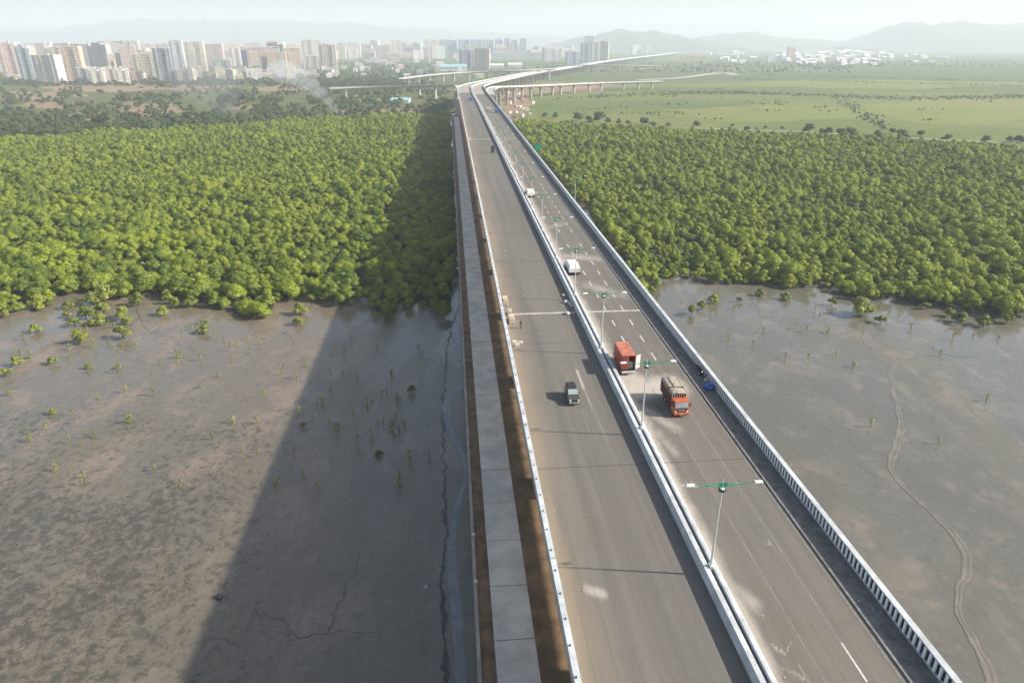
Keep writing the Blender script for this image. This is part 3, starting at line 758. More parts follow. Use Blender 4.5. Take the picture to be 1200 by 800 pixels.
tag(fo, "mass of green mangrove canopy running back on both sides of the bridge", "mangrove forest")

# bushes standing out on the mud
BUSH = [make_tree("mangrove_shrub", 300+i, 1.5 + 0.15*i, 2.0 + 0.2*i, 4 + i, 420, 0.15, M['bleaf'], 0.03) for i in range(3)]
bl = [(8, 372, 14), (20, 365, 14), (46, 361, 18), (60, 358, 12), (110, 356, 22), (124, 352, 24), (122, 368, 22), (101, 374, 20), (118, 380, 18), (145, 374, 22), (88, 383, 16), (94, 402, 17), (145, 396, 24), (148, 380, 14), (80, 362, 12), (79, 372, 12), (164, 358, 18), (192, 369, 13), (200, 356, 18), (225, 358, 18), (240, 390, 14), (240, 380, 11), (208, 360, 12), (42, 389, 13), (7, 442, 16), (63, 427, 12), (20, 428, 12), (33, 421, 8), (349, 381, 14), (352, 368, 15), (356, 500, 10), (482, 460, 11), (444, 534, 9), (138, 432, 8), (62, 485, 9), (103, 432, 8),
      (810, 369, 16), (823, 362, 12), (836, 355, 12), (866, 354, 9), (838, 351, 10), (1006, 369, 24), (1032, 379, 15), (1126, 379, 20), (1152, 382, 15), (1083, 362, 14), (1180, 378, 16), (921, 351, 11), (975, 358, 12), (1110, 371, 12), (890, 346, 10)]
spec = {12: "round bright bush standing alone on mud, largest left of the bridge", 30: "small yellow green bush alone at the edge of the bridge shadow", 31: "dark lone bush on the shaded mud, nearer the causeway wall", 32: "low dark bush on the shaded mud beside a cluster of bare sprigs",
        20: "tall narrow bush standing apart on sunlit mud, left of the shadow edge", 24: "yellow green bush at the left photo edge beside the pale channel",
        41: "broad low bush just in front of the mangroves, right of the bridge", 42: "lone round bush on the mud right of the broad low one", 36: "bush beside the curling pale rill next to the bridge, right side"}
for j, (x, y, w) in enumerate(bl):
    p = at(x, y); sc = w*(p.length*0 + (CAM_H*SP + p.y*CP)/FX)/2.3
    sidel = "right" if x > 600 else "left"
    lb = spec.get(j, "small mangrove bush on the open mud, %s of the bridge" % sidel)
    g = None if j in spec else "mangrove bushes on the %s mud" % sidel
    if j < 3:
        r = BUSH[j]; r.location = (p.x, p.y, 0); r.scale = (sc,)*3; tag(r, lb, "bush", g)
    else:
        r = copy_tree(BUSH[j % 3], (p.x, p.y, 0), rnd.uniform(0, 6.28), (sc, sc, sc*rnd.uniform(.75, 1.1)), lb)
        r["category"] = "bush"
        if g: r["group"] = g
        elif "group" in r: del r["group"]
# thin sprigs
def sprig(seed, leaves, h, spread):
    rr = random.Random(seed); mb = MB(); mb.cyl((0, 0, -.1), (rr.uniform(-.15, .15), 0, h*0.9), 0.045, 0.02, 5)
    for _ in range(leaves):
        z = h*(rr.random()**0.6)*0.98 + 0.1; a = rr.uniform(0, 6.28); d = spread*rr.random()*(0.5 + 0.5*z/h)
        leaf_quad(mb, Vector((d*math.cos(a), d*math.sin(a), z)), Vector((math.cos(a), math.sin(a), .6)), 0.11, rr)
    return mb
SPR = [sprig(40+i, n, h, w).build("seedling", M['bleaf']) for i, (n, h, w) in enumerate([(46, 1.5, .42), (34, 1.2, .32), (60, 1.1, .6), (16, 1.7, .2)])]
sl = [(138, 437), (141, 432), (103, 437), (62, 490), (58, 483), (102, 508), (147, 460), (153, 496), (152, 503), (250, 470), (150, 495), (188, 428), (209, 420), (240, 415), (270, 420), (290, 398), (404, 413), (388, 415), (492, 414), (388, 460), (389, 540), (431, 475), (431, 481), (466, 472), (466, 466), (447, 462), (412, 470), (379, 477), (378, 472), (460, 498), (464, 494), (456, 505), (470, 494), (474, 500), (443, 500), (449, 500), (468, 508), (463, 512), (460, 506), (397, 502), (386, 495), (365, 448), (359, 430), (332, 432), (348, 444), (310, 462), (358, 424), (340, 548), (345, 530), (415, 488), (436, 475), (419, 522), (350, 485), (366, 490), (372, 478), (306, 465), (290, 545), (303, 530), (250, 515), (95, 568), (100, 560), (55, 503), (285, 530), (322, 568), (308, 572),
      (880, 352), (960, 372), (934, 385), (994, 390), (1000, 430), (1155, 470), (1020, 500), (1010, 395), (1100, 520), (905, 372), (1068, 385), (1040, 372), (1140, 395), (1170, 398), (1005, 366), (860, 362), (955, 365), (920, 420)]
rr = random.Random(21)
for _ in range(70):
    x = rr.uniform(0, 520); y = 385 + 190*rr.random()**1.7
    if y > 400 + x*0.0: sl.append((x, y))
for _ in range(30): sl.append((rr.uniform(830, 1200), 352 + 70*rr.random()**1.8))
for _ in range(40): sl.append((rr.uniform(0, 330), 372 + 55*rr.random()))
for j, (x, y) in enumerate(sl):
    p = at(x, y); a, s_ = to_as(p)
    z = ("sunlit mud, left of the shadow" if a < -38 else "mud in the bridge shadow") if a < 5 else "mud, right of the bridge"
    lb = "tiny mangrove seedling sprouting from the " + z; g = "seedlings on the " + z
    o = SPR[j] if j < 4 else SPR[rr.randrange(4)].copy()
    if j >= 4: col.objects.link(o)
    o.location = (p.x, p.y, 0); o.rotation_euler = (rr.uniform(-.15, .15), rr.uniform(-.15, .15), rr.uniform(0, 6.28)); k = rr.uniform(.8, 1.7); o.scale = (k*1.1, k*1.1, k)
    tag(o, lb, "seedling", g)

# ------------------------------------------------------------------ trees of the fields
TREE = [make_tree("broadleaf_tree", 500+i, 5.0 + 0.5*i, 7.5 + 0.8*i, 8 + i, 620, 0.55, M['dleaf'], 0.4) for i in range(4)]
tcount = [0]
def field_tree(x, y, w, label, group, flat=1.0, bank=0.0):
    p = at(x, y); sc = w*((CAM_H*SP + p.y*CP)/FX)/11.5
    i = tcount[0]; tcount[0] += 1
    if i < 4:
        r = TREE[i]; r.location = p; r.scale = (sc, sc, sc*flat); tag(r, label, "tree", group)
    else:
        r = copy_tree(TREE[i % 4], p, rnd.uniform(0, 6.28), (sc, sc, sc*flat*rnd.uniform(.85, 1.1)), label, group); r["category"] = "tree"
        if group is None and "group" in r: del r["group"]
    return r
g1 = "trees along the far edge of the right mangroves"
for x, y, w in [(651, 139, 10), (676, 142, 15), (690, 144, 12), (702, 143, 16), (712, 145, 10), (735, 146, 8), (753, 147, 15), (764, 149, 9), (783, 149, 8), (815, 149, 11), (858, 149, 6), (875, 154, 8), (886, 153, 5), (897, 151, 6), (916, 152, 6), (948, 156, 14), (962, 158, 11), (970, 158, 13), (984, 160, 16), (994, 160, 16), (1001, 158, 9), (1027, 160, 12), (1044, 157, 11), (1055, 161, 12), (1062, 162, 8), (1079, 160, 11), (1109, 166, 14), (1155, 168, 11), (1182, 167, 11), (1192, 167, 14), (1200, 168, 10), (640, 138, 9), (725, 146, 9), (1036, 152, 7), (1033, 146, 6)]:
    field_tree(x, y, w*1.25, "dark rounded tree on the track edge behind the right mangroves", g1, 0.85)
g2 = "trees along the far edge of the left mangroves"
rr = random.Random(33)
for k in range(64):
    x = rr.uniform(-10, 400); y = 166 - x*0.062 - rr.uniform(0, 14) + (0 if x < 260 else 2)
    field_tree(x, y, rr.uniform(9, 19), "dark scrubby tree on the dry ground behind the left mangroves", g2, 0.7)
for x, y, w in [(128, 146, 34), (112, 144, 22), (137, 152, 22), (20, 158, 26), (45, 160, 30), (70, 161, 20), (150, 121, 26), (165, 120, 18), (210, 125, 16), (225, 132, 20), (270, 124, 30), (285, 120, 26), (262, 122, 22), (230, 150, 24), (375, 132, 24), (368, 134, 18), (382, 128, 16), (495, 133, 14), (508, 134, 12), (515, 134, 10)]:
    field_tree(x, y, w*0.8, "large dark tree rising above the scrub left of the bridge", "larger trees on the left dry ground", 0.8)
for k in range(70):
    x = rr.uniform(-5, 480); y = rr.uniform(100, 134)
    field_tree(x, y, rr.uniform(6, 14), "scattered green tree on the dry field below the city", "trees scattered on the left dry field", 0.75)
for k in range(24):
    x = rr.uniform(500, 527); y = rr.uniform(108, 140)
    field_tree(x, y, rr.uniform(5, 10), "grey green tree crowded beside the far end of the bridge", "trees beside the far bridge end", 0.7)
# hedges and woods that read as one mass
def mass(name, rows_px, label, cat, sc0):
    rows = []
    for x, y in rows_px:
        p = at(x, y); rows.append((p.x, p.y, sc0*rr.uniform(.6, 1.3), rr.uniform(0, 6.28), rr.randrange(4)))
    o = scatter(name, rows, [[c for c in r.children if c.name.startswith("crown")][0] for r in TREE]); tag(o, label, cat)
rows = []
for k in range(1300):
    x = rr.uniform(690, 1230); rows.append((x, 112.5 + 3.2*math.sin(x*0.013) + rr.gauss(0, 1.2)))
for k in range(260):
    x = rr.uniform(880, 1260); rows.append((x, 88 + (x-880)*0.026 + rr.gauss(0, 0.35)))
for k in range(240):
    x = rr.uniform(860, 1260); rows.append((x, 93 + (x-860)*0.024 + rr.gauss(0, 0.3)))
for k in range(150):
    t = rr.random(); rows.append((985 + 50*t + rr.gauss(0, 5), 118 + 32*t + rr.gauss(0, 2)))
for k in range(2600):
    x, y = rr.uniform(605, 1240), rr.uniform(104, 142)
    if y > 136 + max(0, x-640)*0.05 - 3: continue
    n_ = noise.noise(Vector((x*0.016, y*0.22, 3))) + 0.4*noise.noise(Vector((x*0.06, y*0.7, 5)))
    if n_ > (0.22 if x < 850 else 0.42): rows.append((x, y))
mass("marsh_hedges", rows, "blue green hedge lines and scrub across the marsh fields right of the bridge", "hedges", 0.24)
rows = []
for k in range(1300): rows.append((rr.uniform(-30, 470), rr.uniform(93.0, 101.5)))
for k in range(900): rows.append((rr.uniform(340, 510), 74 + 28*rr.random()))
for k in range(900): rows.append((rr.uniform(-40, 640), rr.uniform(68, 92)))
for k in range(260): rows.append((rr.uniform(360, 470), rr.choice((105, 107.5, 112, 117, 121)) + rr.gauss(0, .7)))
for k in range(500): rows.append((rr.uniform(640, 1000), 74 + rr.random()*12))
for k in range(500): rows.append((rr.uniform(820, 1230), 72 + rr.random()*8))
for k in range(2600):
    x, y = rr.uniform(-40, 525), rr.uniform(100, 163)
    if y > 164 - max(x, 0)*0.062: continue
    if noise.noise(Vector((x*0.02, y*0.09, 4))) + 0.25*noise.noise(Vector((x*0.1, y*0.3, 8))) > (-0.02 if y < 135 else -0.2): rows.append((x, y))
mass("city_woods", rows, "blue green belt of trees and scrub between the mangroves and the hazy city", "woods", 0.72)

# ------------------------------------------------------------------ hills
def ridge(name, prof, D, dep, seed):
    mb = MB(); n = 150; m = 14; xs = [prof[0][0] + (prof[-1][0]-prof[0][0])*i/n for i in range(n+1)]
    def yv(x):
        for (x0, y0), (x1, y1) in zip(prof, prof[1:]):
            if x <= x1: t = (x-x0)/(x1-x0); t = t*t*(3-2*t); return y0 + (y1-y0)*t
        return prof[-1][1]
    for j in range(m+1):
        q = -1 + 2*j/m
        for x in xs:
            X = (x-600)*D/873.0; h = max(0, up_at(D, yv(x)))
            f = max(0, 1 - abs(q))**0.8
            z = h*f*(1 + 0.30*noise.noise(Vector((X*0.0022, q*2.5, seed))) * (0.25 + abs(q)) + 0.12*noise.noise(Vector((X*0.008, q*6, seed)))) - 4*(f < 0.02)
            mb.v.append((X, D + q*dep + 120*noise.noise(Vector((X*0.001, q, seed+3))), z - 1.0*(j in (0, m))))
    for j in range(m):
        for i in range(n):
            a = j*(n+1)+i; mb.f.append((a, a+1, a+n+2, a+n+1)); mb.mi.append(0)
    return structure(mb.build(name, M['hill'], smooth=True))
ridge("hills", [(960, 52), (1012, 49), (1025, 42), (1040, 30), (1055, 25.5), (1075, 27), (1100, 28), (1120, 25), (1140, 29), (1165, 29), (1200, 27), (1260, 24), (1340, 36), (1450, 50)], 8600, 1500, 1.0)
ridge("hills", [(640, 52), (690, 43), (712, 37), (730, 33.5), (748, 37), (765, 37.5), (790, 41), (815, 46), (850, 52)], 7600, 1000, 2.0)
ridge("hills", [(780, 52), (825, 43), (850, 40), (866, 38), (882, 38), (900, 43), (940, 46), (1000, 49), (1040, 53)], 9000, 1000, 3.0)
ridge("hills", [(-300, 40), (-100, 36), (40, 36), (100, 31), (140, 24), (190, 22), (300, 23), (400, 27), (480, 33), (560, 38), (680, 44), (760, 52)], 11500, 1200, 4.0)

# ------------------------------------------------------------------ far flyovers and ramps
def flyover(pts, w, name, label, step=38.0, seg_=10):
    root = empty(name, (0, 0, 0), 0, label, "flyover")
    C = catmull([Vector(p) for p in pts], seg_); n = len(C); mbd = MB(); mp = MB(); R_ = []
    for i, p in enumerate(C):
        d = C[min(i+1, n-1)] - C[max(i-1, 0)]; d.z = 0; d.normalize(); R_.append(Vector((d.y, -d.x, 0)))
    def sw(mb, prof):
        k = len(prof); b = len(mb.v)
        for p, r in zip(C, R_):
            for a, z in prof: mb.v.append((p.x + r.x*a, p.y + r.y*a, p.z + z))
        for i in range(n-1):
            for j in range(k):
                jj = (j+1) % k; mb.f.append((b+i*k+j, b+i*k+jj, b+(i+1)*k+jj, b+(i+1)*k+j)); mb.mi.append(0)
        mb.f.append(tuple(b+j for j in reversed(range(k)))); mb.mi.append(0); mb.f.append(tuple(b+(n-1)*k+j for j in range(k))); mb.mi.append(0)
    sw(mbd, [(-w/2, -0.4), (-w/2, 0), (w/2, 0), (w/2, -0.4), (w/4, -2.1), (-w/4, -2.1)]); mbd.build("deck", M['pale'], root)
    for sgn in (-1, 1):
        mp = MB(); sw(mp, [(sgn*w/2 - 0.25, 0.003), (sgn*w/2 - 0.25, 1.1), (sgn*w/2 + 0.01, 1.1), (sgn*w/2 + 0.01, 0.003)]); mp.build("parapet", M['whitew'], root)
    acc = 0.0; nxt = step*0.5
    for i in range(1, n):
        acc += (C[i]-C[i-1]).length
        if acc > nxt and C[i].z > 5:
            nxt += step; mb = MB(); p, r = C[i], R_[i]; d = Vector((-r.y, r.x, 0))
            for u, ww, z0, z1 in ((1.6, 1.2, -0.2, p.z-3.4), (w*0.36, 1.4, p.z-3.395, p.z-2.105)):
                mb.hexa([tuple(Vector((p.x, p.y, 0)) + r*a + d*b + Vector((0, 0, z))) for z in (z0, z1) for a, b in ((-u, -ww), (u, -ww), (u, ww), (-u, ww))])
            mb.build("pier", M['pale'], root)
    return root
flyover([tuple(P(44.0, 735)), tuple(P(44.3, 790)), (-19, 885, 26.0), (6, 1000, 20.5), (56, 1120, 15.5), (140, 1230, 13), (268, 1310, 12)], 10, "ramp_flyover", "low pale ramp on piers branching right and ending over the marsh")
def fp(x, y, z): return tuple(at(x, y, z))
flyover([fp(386, 104, 13), fp(430, 102.3, 14), fp(480, 101, 16), fp(535, 100, 20)], 9, "ramp_flyover", "long low ramp crossing left over the fields to the bridge end")
flyover([fp(470, 92.5, 12), fp(507, 88, 15), fp(550, 85, 17), fp(604, 83, 20), fp(650, 81, 22)], 10, "ramp_flyover", "curving pale ramp beyond the left end, in front of the blue shed")
flyover([fp(640, 76.2, 18), fp(720, 76.8, 16), fp(780, 77.8, 12), (at(838, 80, 7).x, at(838, 80, 7).y, 7)], 10, "ramp_flyover", "thin pale ramp passing below the rising main flyover")
structure(ribbon(gp((748, 94), (800, 91), (845, 85.5), (862, 88)), 26, 0.20, "embankment_road", M['pale'], 8))
structure(ribbon(gp((830, 84.5), (900, 83), (1000, 82)), 12, 0.21, "far_road", M['pale'], 6))
structure(ribbon(gp((925, 65.5), (965, 61.5), (972, 59.5)), 60, 0.22, "far_road", M['pale'], 6))

# ------------------------------------------------------------------ city
COLS = dict(pink=(0.60, 0.42, 0.37), lilac=(0.52, 0.44, 0.48), grey=(0.47, 0.45, 0.44), cream=(0.66, 0.56, 0.40), peach=(0.62, 0.44, 0.30), white=(0.72, 0.70, 0.66), slate=(0.17, 0.20, 0.27), blue=(0.32, 0.38, 0.46), orange=(0.62, 0.36, 0.17), tan=(0.52, 0.42, 0.32))
fac = ['facade', 'facade2', 'facade3']
bcount = [0]
def building(x0, x1, yt, yb, c, label, name="apartment_block", group=None, detail=True, rot=None, cat="building", ratio=None, style=None):
    rr = random.Random(bcount[0]*13 + 5); bcount[0] += 1
    D = depth(yb); Hh = max(5.0, up_at(D, yt)); W = (x1-x0)*D/873.0; X = ((x0+x1)/2 - 600)*D/873.0
    rz = R(rr.uniform(4, 22))*rr.choice((-1, 1, 1, 1, 1, 1)) if rot is None else R(rot)
    dp = W*(ratio or rr.uniform(0.28, 0.6)); k = 1/(math.cos(rz) + abs(math.sin(rz))*dp/W); w = W*k/2; d = dp*k/2
    Hh = round(Hh/3.1)*3.1 if Hh > 12 else Hh
    root = empty(name, (X, D + d, 0), rz, label, cat, group)
    fm = M[style or fac[rr.randrange(3)]]; color = (*[min(1, q*rr.uniform(.84, 1.0)) for q in COLS[c]], 1)
    mb = MB()
    if Hh > 22 and W > 18:                     # a tower with recessed shafts
        mb.box(-w, -w*0.22, -d, d, 0, Hh); mb.box(w*0.22, w, -d*0.96, d*0.97, 0, Hh - 3.1*rr.randrange(0, 2)); mb.box(-w*0.215, w*0.215, -d*0.90, d*0.90, 0, Hh-0.01)
    else:
        mb.box(-w, w, -d, d, 0, Hh)
        if W > 14: mb.box(-w*0.5, w*0.3, -d*1.12, -d*1.001, 0, Hh*0.8)
    o = mb.build("wall", fm, root); o.color = color
    mb = MB(); t = 0.25
    for a in ((-w, w, -d, -d+t), (-w, w, d-t, d), (-w, -w+t, -d+t+.01, d-t-.01), (w-t, w, -d+t+.01, d-t-.01)): mb.box(*a, Hh+0.01, Hh+1.0)
    mb.build("roof_parapet", M['white'], root)
    if detail:
        mb = MB(); e = w*rr.uniform(-.5, .4); mb.box(e-min(2.6, w*.4), e+min(2.6, w*.4), -min(2.2, d*.5), min(2.2, d*.5), Hh+0.01, Hh+rr.uniform(3.2, 6)); q = mb.build("stair_tower", fm, root); q.color = color
        for _ in range(2):
            mb = MB(); tx, ty = w*rr.uniform(-.8, .8), d*rr.uniform(-.8, -.3); mb.cyl((tx, ty, Hh+0.02), (tx, ty, Hh+1.9), 1.0, 0.9, 10); mb.build("water_tank", M['tank'] if rr.random() < .6 else M['white'], root)
        if Hh > 22:
            for e in (-0.62, 0.62):
                mb = MB(); z = 3.1
                while z < Hh-2: mb.box(w*e-2.0, w*e+2.0, -d-1.3, -d-0.003, z-0.12, z+0.95); z += 3.1
                b = mb.build("balcony_stack", M['white'], root)
    return root
B = [
 (-6, 14, 51, 93, 'pink', "pinkish tower block cut by the left photo edge"), (15, 30, 54, 95, 'blue', "bluish grey tower second from the left photo edge"),
 (31, 60, 65, 99, 'white', "tall pale block with grid of balconies, front of the left cluster"), (60, 88, 55, 97, 'peach', "peach slab tower with sunlit side, right of the balcony grid block"),
 (90, 110, 52, 84, 'lilac', "lilac grey tower behind low white houses"), (110, 157, 48.5, 82, 'lilac', "widest lilac slab block in the left city"), (150, 176, 64, 93, 'peach', "peach mid rise block left of the dark tower"),
 (176, 195, 57, 97, 'slate', "dark blue grey tower with gridded front"), (197, 212, 48, 86, 'white', "white grey twin tower, left one, behind the dark tower"), (213, 236, 49.5, 84, 'cream', "broad white and cream tower right of the dark tower"),
 (80, 95, 79, 99, 'slate', "small dark framed block between peach slab and white houses"), (95, 112, 81, 99.5, 'white', "low white building with deep openings beside the dark framed block"), (113, 127, 79, 96, 'cream', "low cream building among low white houses"), (126, 141, 82, 99, 'white', "low white flat roofed building in front of lilac slab"), (141, 156, 84, 97, 'peach', "low peach building in front of lilac slab"),
 (197, 219, 81, 97, 'pink', "low pink building at the foot of the dark tower"), (245, 266, 70, 85, 'grey', "broad grey office block right of the cream tower"), (267, 279, 55, 80, 'white', "slim white tower left of the blue grey one"), (280, 300, 58, 82, 'blue', "blue grey tower with white stripe"),
 (258, 270, 82, 95, 'cream', "small yellow cream building by the tree belt"), (281, 301, 82, 94, 'white', "low white row building by the tree belt"), (301, 312, 55, 83, 'grey', "narrow grey tower left of the pink tower"), (311, 326, 48, 82, 'pink', "tall pink tower with white bands"), (328, 344, 66, 82, 'orange', "orange mid rise block right of the pink tower"),
 (352, 366, 46.5, 74, 'cream', "cream tower with two bright shafts"), (366, 376, 47.5, 70, 'tan', "beige tower close behind the cream tower"), (372, 392, 52, 82, 'tan', "tan tower with white stripes, tallest by the tree belt"), (355, 371, 65, 83, 'grey', "grey white mid rise in front of the cream tower"), (345, 355, 72, 84, 'blue', "small blue grey block left of the tan tower"),
 (395, 421, 50.5, 68, 'white', "white office slab right of the tan tower"), (434, 444, 47.5, 66, 'white', "slim white tower in the middle of the skyline"), (449, 458, 51, 66, 'tan', "tan block beside the yellow cream tower"), (458, 470, 47, 67, 'cream', "yellow cream pointed tower in the middle of the skyline"), (474, 488, 57, 67, 'white', "low white block right of the yellow cream tower"),
 (497, 513, 46.5, 66, 'cream', "yellow tower at the left end of the blue slab row"),
 (537, 555, 58, 81, 'slate', "dark glass office block beside the brown banded block"), (556, 574, 57.5, 82, 'tan', "brown banded office block near the bridge end"),
 (663, 679, 60, 76, 'blue', "blue grey block left of the grouped towers"), (681, 692, 51, 75, 'blue', "blue grey tower with dark side in the grouped towers"), (692.5, 703, 50, 74, 'white', "middle white tower of the grouped towers"), (704, 714.5, 48.5, 73.5, 'cream', "rightmost cream tower of the grouped towers"), (685, 697, 42.5, 66, 'grey', "hazy grey tower rising behind the grouped towers"), (636, 655, 57, 72, 'grey', "hazy grey block left of the blue grey block"), (740, 752, 53, 64, 'white', "small pale tower beyond the rising flyover"), (757, 764, 53, 64, 'white', "white rounded tower right of the rising flyover"),
]
for b in B: building(*b)
for k, (x0, x1, y) in enumerate([(514, 535, 46.5), (537, 550, 47), (551, 564, 46.5), (565, 578, 47), (580, 589, 46), (591, 597, 45.5), (599, 606, 47), (609, 617, 45.5)]):
    building(x0, x1, y, 68, 'blue', "blue grey slab tower in the regular row on the skyline", group="regular row of slab towers", rot=8, style='facade')
rr = random.Random(77)
for k in range(280):
    x = rr.uniform(-30, 500) if k < 240 else rr.uniform(500, 670); w = rr.uniform(9, 24); yb = rr.uniform(66, 86) if x < 340 else rr.uniform(62, 70); yt = rr.uniform(50, 60) if rr.random() < .62 else rr.uniform(60, 72)
    if yt > yb - 5: yt = yb - rr.uniform(5, 9)
    c = rr.choice(['pink', 'cream', 'cream', 'grey', 'lilac', 'white', 'tan', 'peach', 'peach', 'tan'])
    building(x, x+w, yt, yb, c, "%s block in the packed hazy back rows of the city" % {'pink': 'pinkish', 'white': 'white', 'cream': 'cream', 'grey': 'grey', 'lilac': 'lilac', 'tan': 'tan', 'peach': 'peach', 'blue': 'bluish'}[c], group="%s blocks in the back rows of the city" % c, detail=False)
for k in range(120):
    x = rr.uniform(-5, 390); w = rr.uniform(5, 12); yb = rr.uniform(84, 95); c = rr.choice(['white', 'cream', 'white', 'pink', 'peach'])
    building(x, x+w, yb - rr.uniform(5, 9), yb, c, "low %s house at the tree belt in front of the city" % c, name="house", group="low %s houses in front of the city" % c, detail=False)
for k in range(40):
    x = rr.uniform(370, 560); w = rr.uniform(5, 12); yb = rr.uniform(72, 92); c = rr.choice(['white', 'cream', 'white', 'pink', 'grey'])
    building(x, x+w, yb - rr.uniform(3.5, 6), yb, c, "small %s building among trees left of the bridge end" % c, name="house", group="small %s buildings among the trees" % c, detail=False)
# long white hall, blue shed
building(575, 656, 61.5, 70, 'white', "long low white hall roof across the skyline before the grouped towers", name="long_hall", detail=False, rot=0, ratio=0.3, style='facade2')
def shed(x0, x1, yt, yb, mat, label):
    D = depth(yb); W = (x1-x0)*D/873; Hh = max(6, up_at(D, yt)); r = empty("shed", (((x0+x1)/2-600)*D/873, D, 0), R(4), label, "shed")
    mb = MB(); mb.box(-W/2, W/2, 0, 40, 0, Hh*0.6); mb.build("wall", M['white'], r)
    mb = MB(); mb.extrude_x([(-1.5, Hh*0.6+0.02), (20, Hh), (41.5, Hh*0.6+0.02)][::1], -W/2-1, W/2+1); mb.build("roof", mat, r)
shed(514, 546, 75.5, 83.5, M['bluesheet'], "long shed with turquoise sheet roof near the bridge end")
shed(452, 475, 118, 121, M['bluesheet'], "low turquoise roofed shelter in the fields left of the bridge")
shed(575, 590, 75, 80, M['white'], "low white shed right of the brown banded office block")
shed(596, 612, 74, 79, M['white'], "low white shed behind the curving ramp")
# village below the hill on the right
def house(seed):
    rr = random.Random(seed); r = empty("village_house", (0, 0, 0)); w, d, h = rr.uniform(7, 12), rr.uniform(6, 9), rr.uniform(5, 9)
    mb = MB(); mb.box(-w, w, -d, d, 0, h); o = mb.build("wall", M['facade3'], r); o.color = (0.78, 0.77, 0.74, 1)
    mb = MB(); n = 0; mb.hexa([(-w-.6, -d-.6, h+.01), (w+.6, -d-.6, h+.01), (w+.6, d+.6, h+.01), (-w-.6, d+.6, h+.01), (-w-.6, -.1, h+3), (w+.6, -.1, h+3), (w+.6, .1, h+3), (-w-.6, .1, h+3)])
    mb.build("roof", M['white'] if seed % 2 else M['roofc'], r); return r
HS = [house(i) for i in range(4)]
rr = random.Random(5)
for k in range(110):
    if k < 84: x = 925 + 95*(rr.random()**0.9) + rr.gauss(0, 6); y = rr.uniform(63, 77)
    elif k < 98: x = rr.uniform(820, 925); y = rr.uniform(64, 75)
    else: x = rr.uniform(1020, 1150); y = rr.uniform(66, 75)
    p = at(x, y); lb = "small white house in the hazy village below the right hills"; g = "white village houses below the hills"
    sc = rr.uniform(.8, 1.6)*p.y/2800
    if k < 4: h = HS[k]; h.location = p; h.rotation_euler = (0, 0, rr.uniform(-.6, .6)); h.scale = (sc,)*3; tag(h, lb, "house", g)
    else: copy_tree(HS[k % 4], p, rr.uniform(-.6, .6), sc, lb, g)["category"] = "house"
building(902, 911, 64, 73, 'white', "white block standing at the left end of the village", detail=False)
building(925, 934, 55, 70, 'pink', "pale pink tower at the left of the village", detail=False)
# yellow gantry crane
D = depth(76.5); g = empty("gantry_crane", ((813.5-600)*D/873, D, 0), R(3), "yellow gantry crane standing on the plain beyond the ramps", "crane")
W = 27*D/873; Hh = up_at(D, 67.5)
for sx in (-1, 1):
    mb = MB()
    for sy in (-1, 1): mb.cyl((sx*W/2, sy*9, 0), (sx*W/2, sy*3, Hh-3), 1.3, 1.1, 8)
    mb.box(sx*W/2-1.3, sx*W/2+1.3, -10, 10, 0.2, 2.2); mb.build("leg", M['yellow'], g)
for sy in (-3, 3):
    mb = MB(); mb.box(-W/2-7, W/2+7, sy-1.2, sy+1.2, Hh-3.4, Hh+0.6); mb.build("beam", M['yellow'], g)
mb = MB(); mb.box(-4, 3, -5, 5, Hh+0.62, Hh+4); mb.build("trolley", M['yellow'], g)

# ------------------------------------------------------------------ street lamps on the median
def lamp(s_):
    p = P(23.84, s_); r = empty("street_lamp", p, -HEAD*0 - HEAD)
    mb = MB(); mb.box(-.16, .16, -.3, .3, 0.0, 1.30); mb.build("base", M['galv'], r)
    mb = MB(); mb.cyl((0, 0, 1.3), (0, 0, 10.3), 0.115, 0.06, 10); mb.build("pole", M['galv'], r)
    mb = MB(); mb.cyl((0, 0, 10.3), (0, 0, 11.4), 0.055, 0.02, 8); mb.build("spike", M['galv'], r)
    mb = MB(); mb.cyl((0, 0, 10.05), (0, 0, 10.25), 0.34, 0.34, 14, 1); mb.cyl((0, 0, 10.255), (0, 0, 10.33), 0.22, 0.2, 14, 0); mb.build("collar", [M['lampw'], M['steel']], r)
    for sx, L in ((-1, 2.7), (1, 3.0)):
        mb = MB()
        mb.cyl((sx*.05, 0, 10.45), (sx*L, 0, 10.85), 0.05, 0.04, 8); mb.cyl((sx*.05, 0, 10.92), (sx*L*.6, 0, 10.72), 0.03, 0.025, 8); mb.cyl((sx*L*.35, 0, 10.58), (sx*L*.35, 0, 10.8), 0.025, 0.025, 6)
        mb.box(0.05 if sx > 0 else -0.42, 0.42 if sx > 0 else -0.05, -0.015, 0.015, 10.52, 10.84)
        a = mb.build("arm", M['green'], r)
        mb = MB(); x0 = sx*L; mb.frustum((min(x0, x0+sx*.8), max(x0, x0+sx*.8), -.17, .17, 10.80), (min(x0, x0+sx*.72), max(x0, x0+sx*.72), -.09, .09, 10.95)); mb.build("lamp_head", M['lampw'], a)
    return r
LP = [50.5 + 26.2*k for k in range(0, 12)]
lbl = ["nearest median street lamp with twin green arms, closest to the camera", "median street lamp beside the orange lorry, next up from the nearest one", "median street lamp between the red container and the pale expansion joint", "median street lamp standing in front of the nearer white trailer"]
L0 = lamp(LP[0]); tag(L0, lbl[0], "street lamp", "street lamps along the median")
lamp_list = [L0]
for k in range(1, len(LP)):
    p, r = frame(LP[k])
    c = copy_tree(L0, P(23.84, LP[k]), -HEAD, 1.0, lbl[k] if k < 4 else "small distant street lamp in the median row beyond the nearer white trailer"); c["category"] = "street lamp"
o = copy_tree(L0, P(38.98, 217.0, -0.6), -HEAD, 0.9, "street lamp outside the right balustrade, against the mangroves"); o["category"] = "street lamp"
if "group" in o: del o["group"]
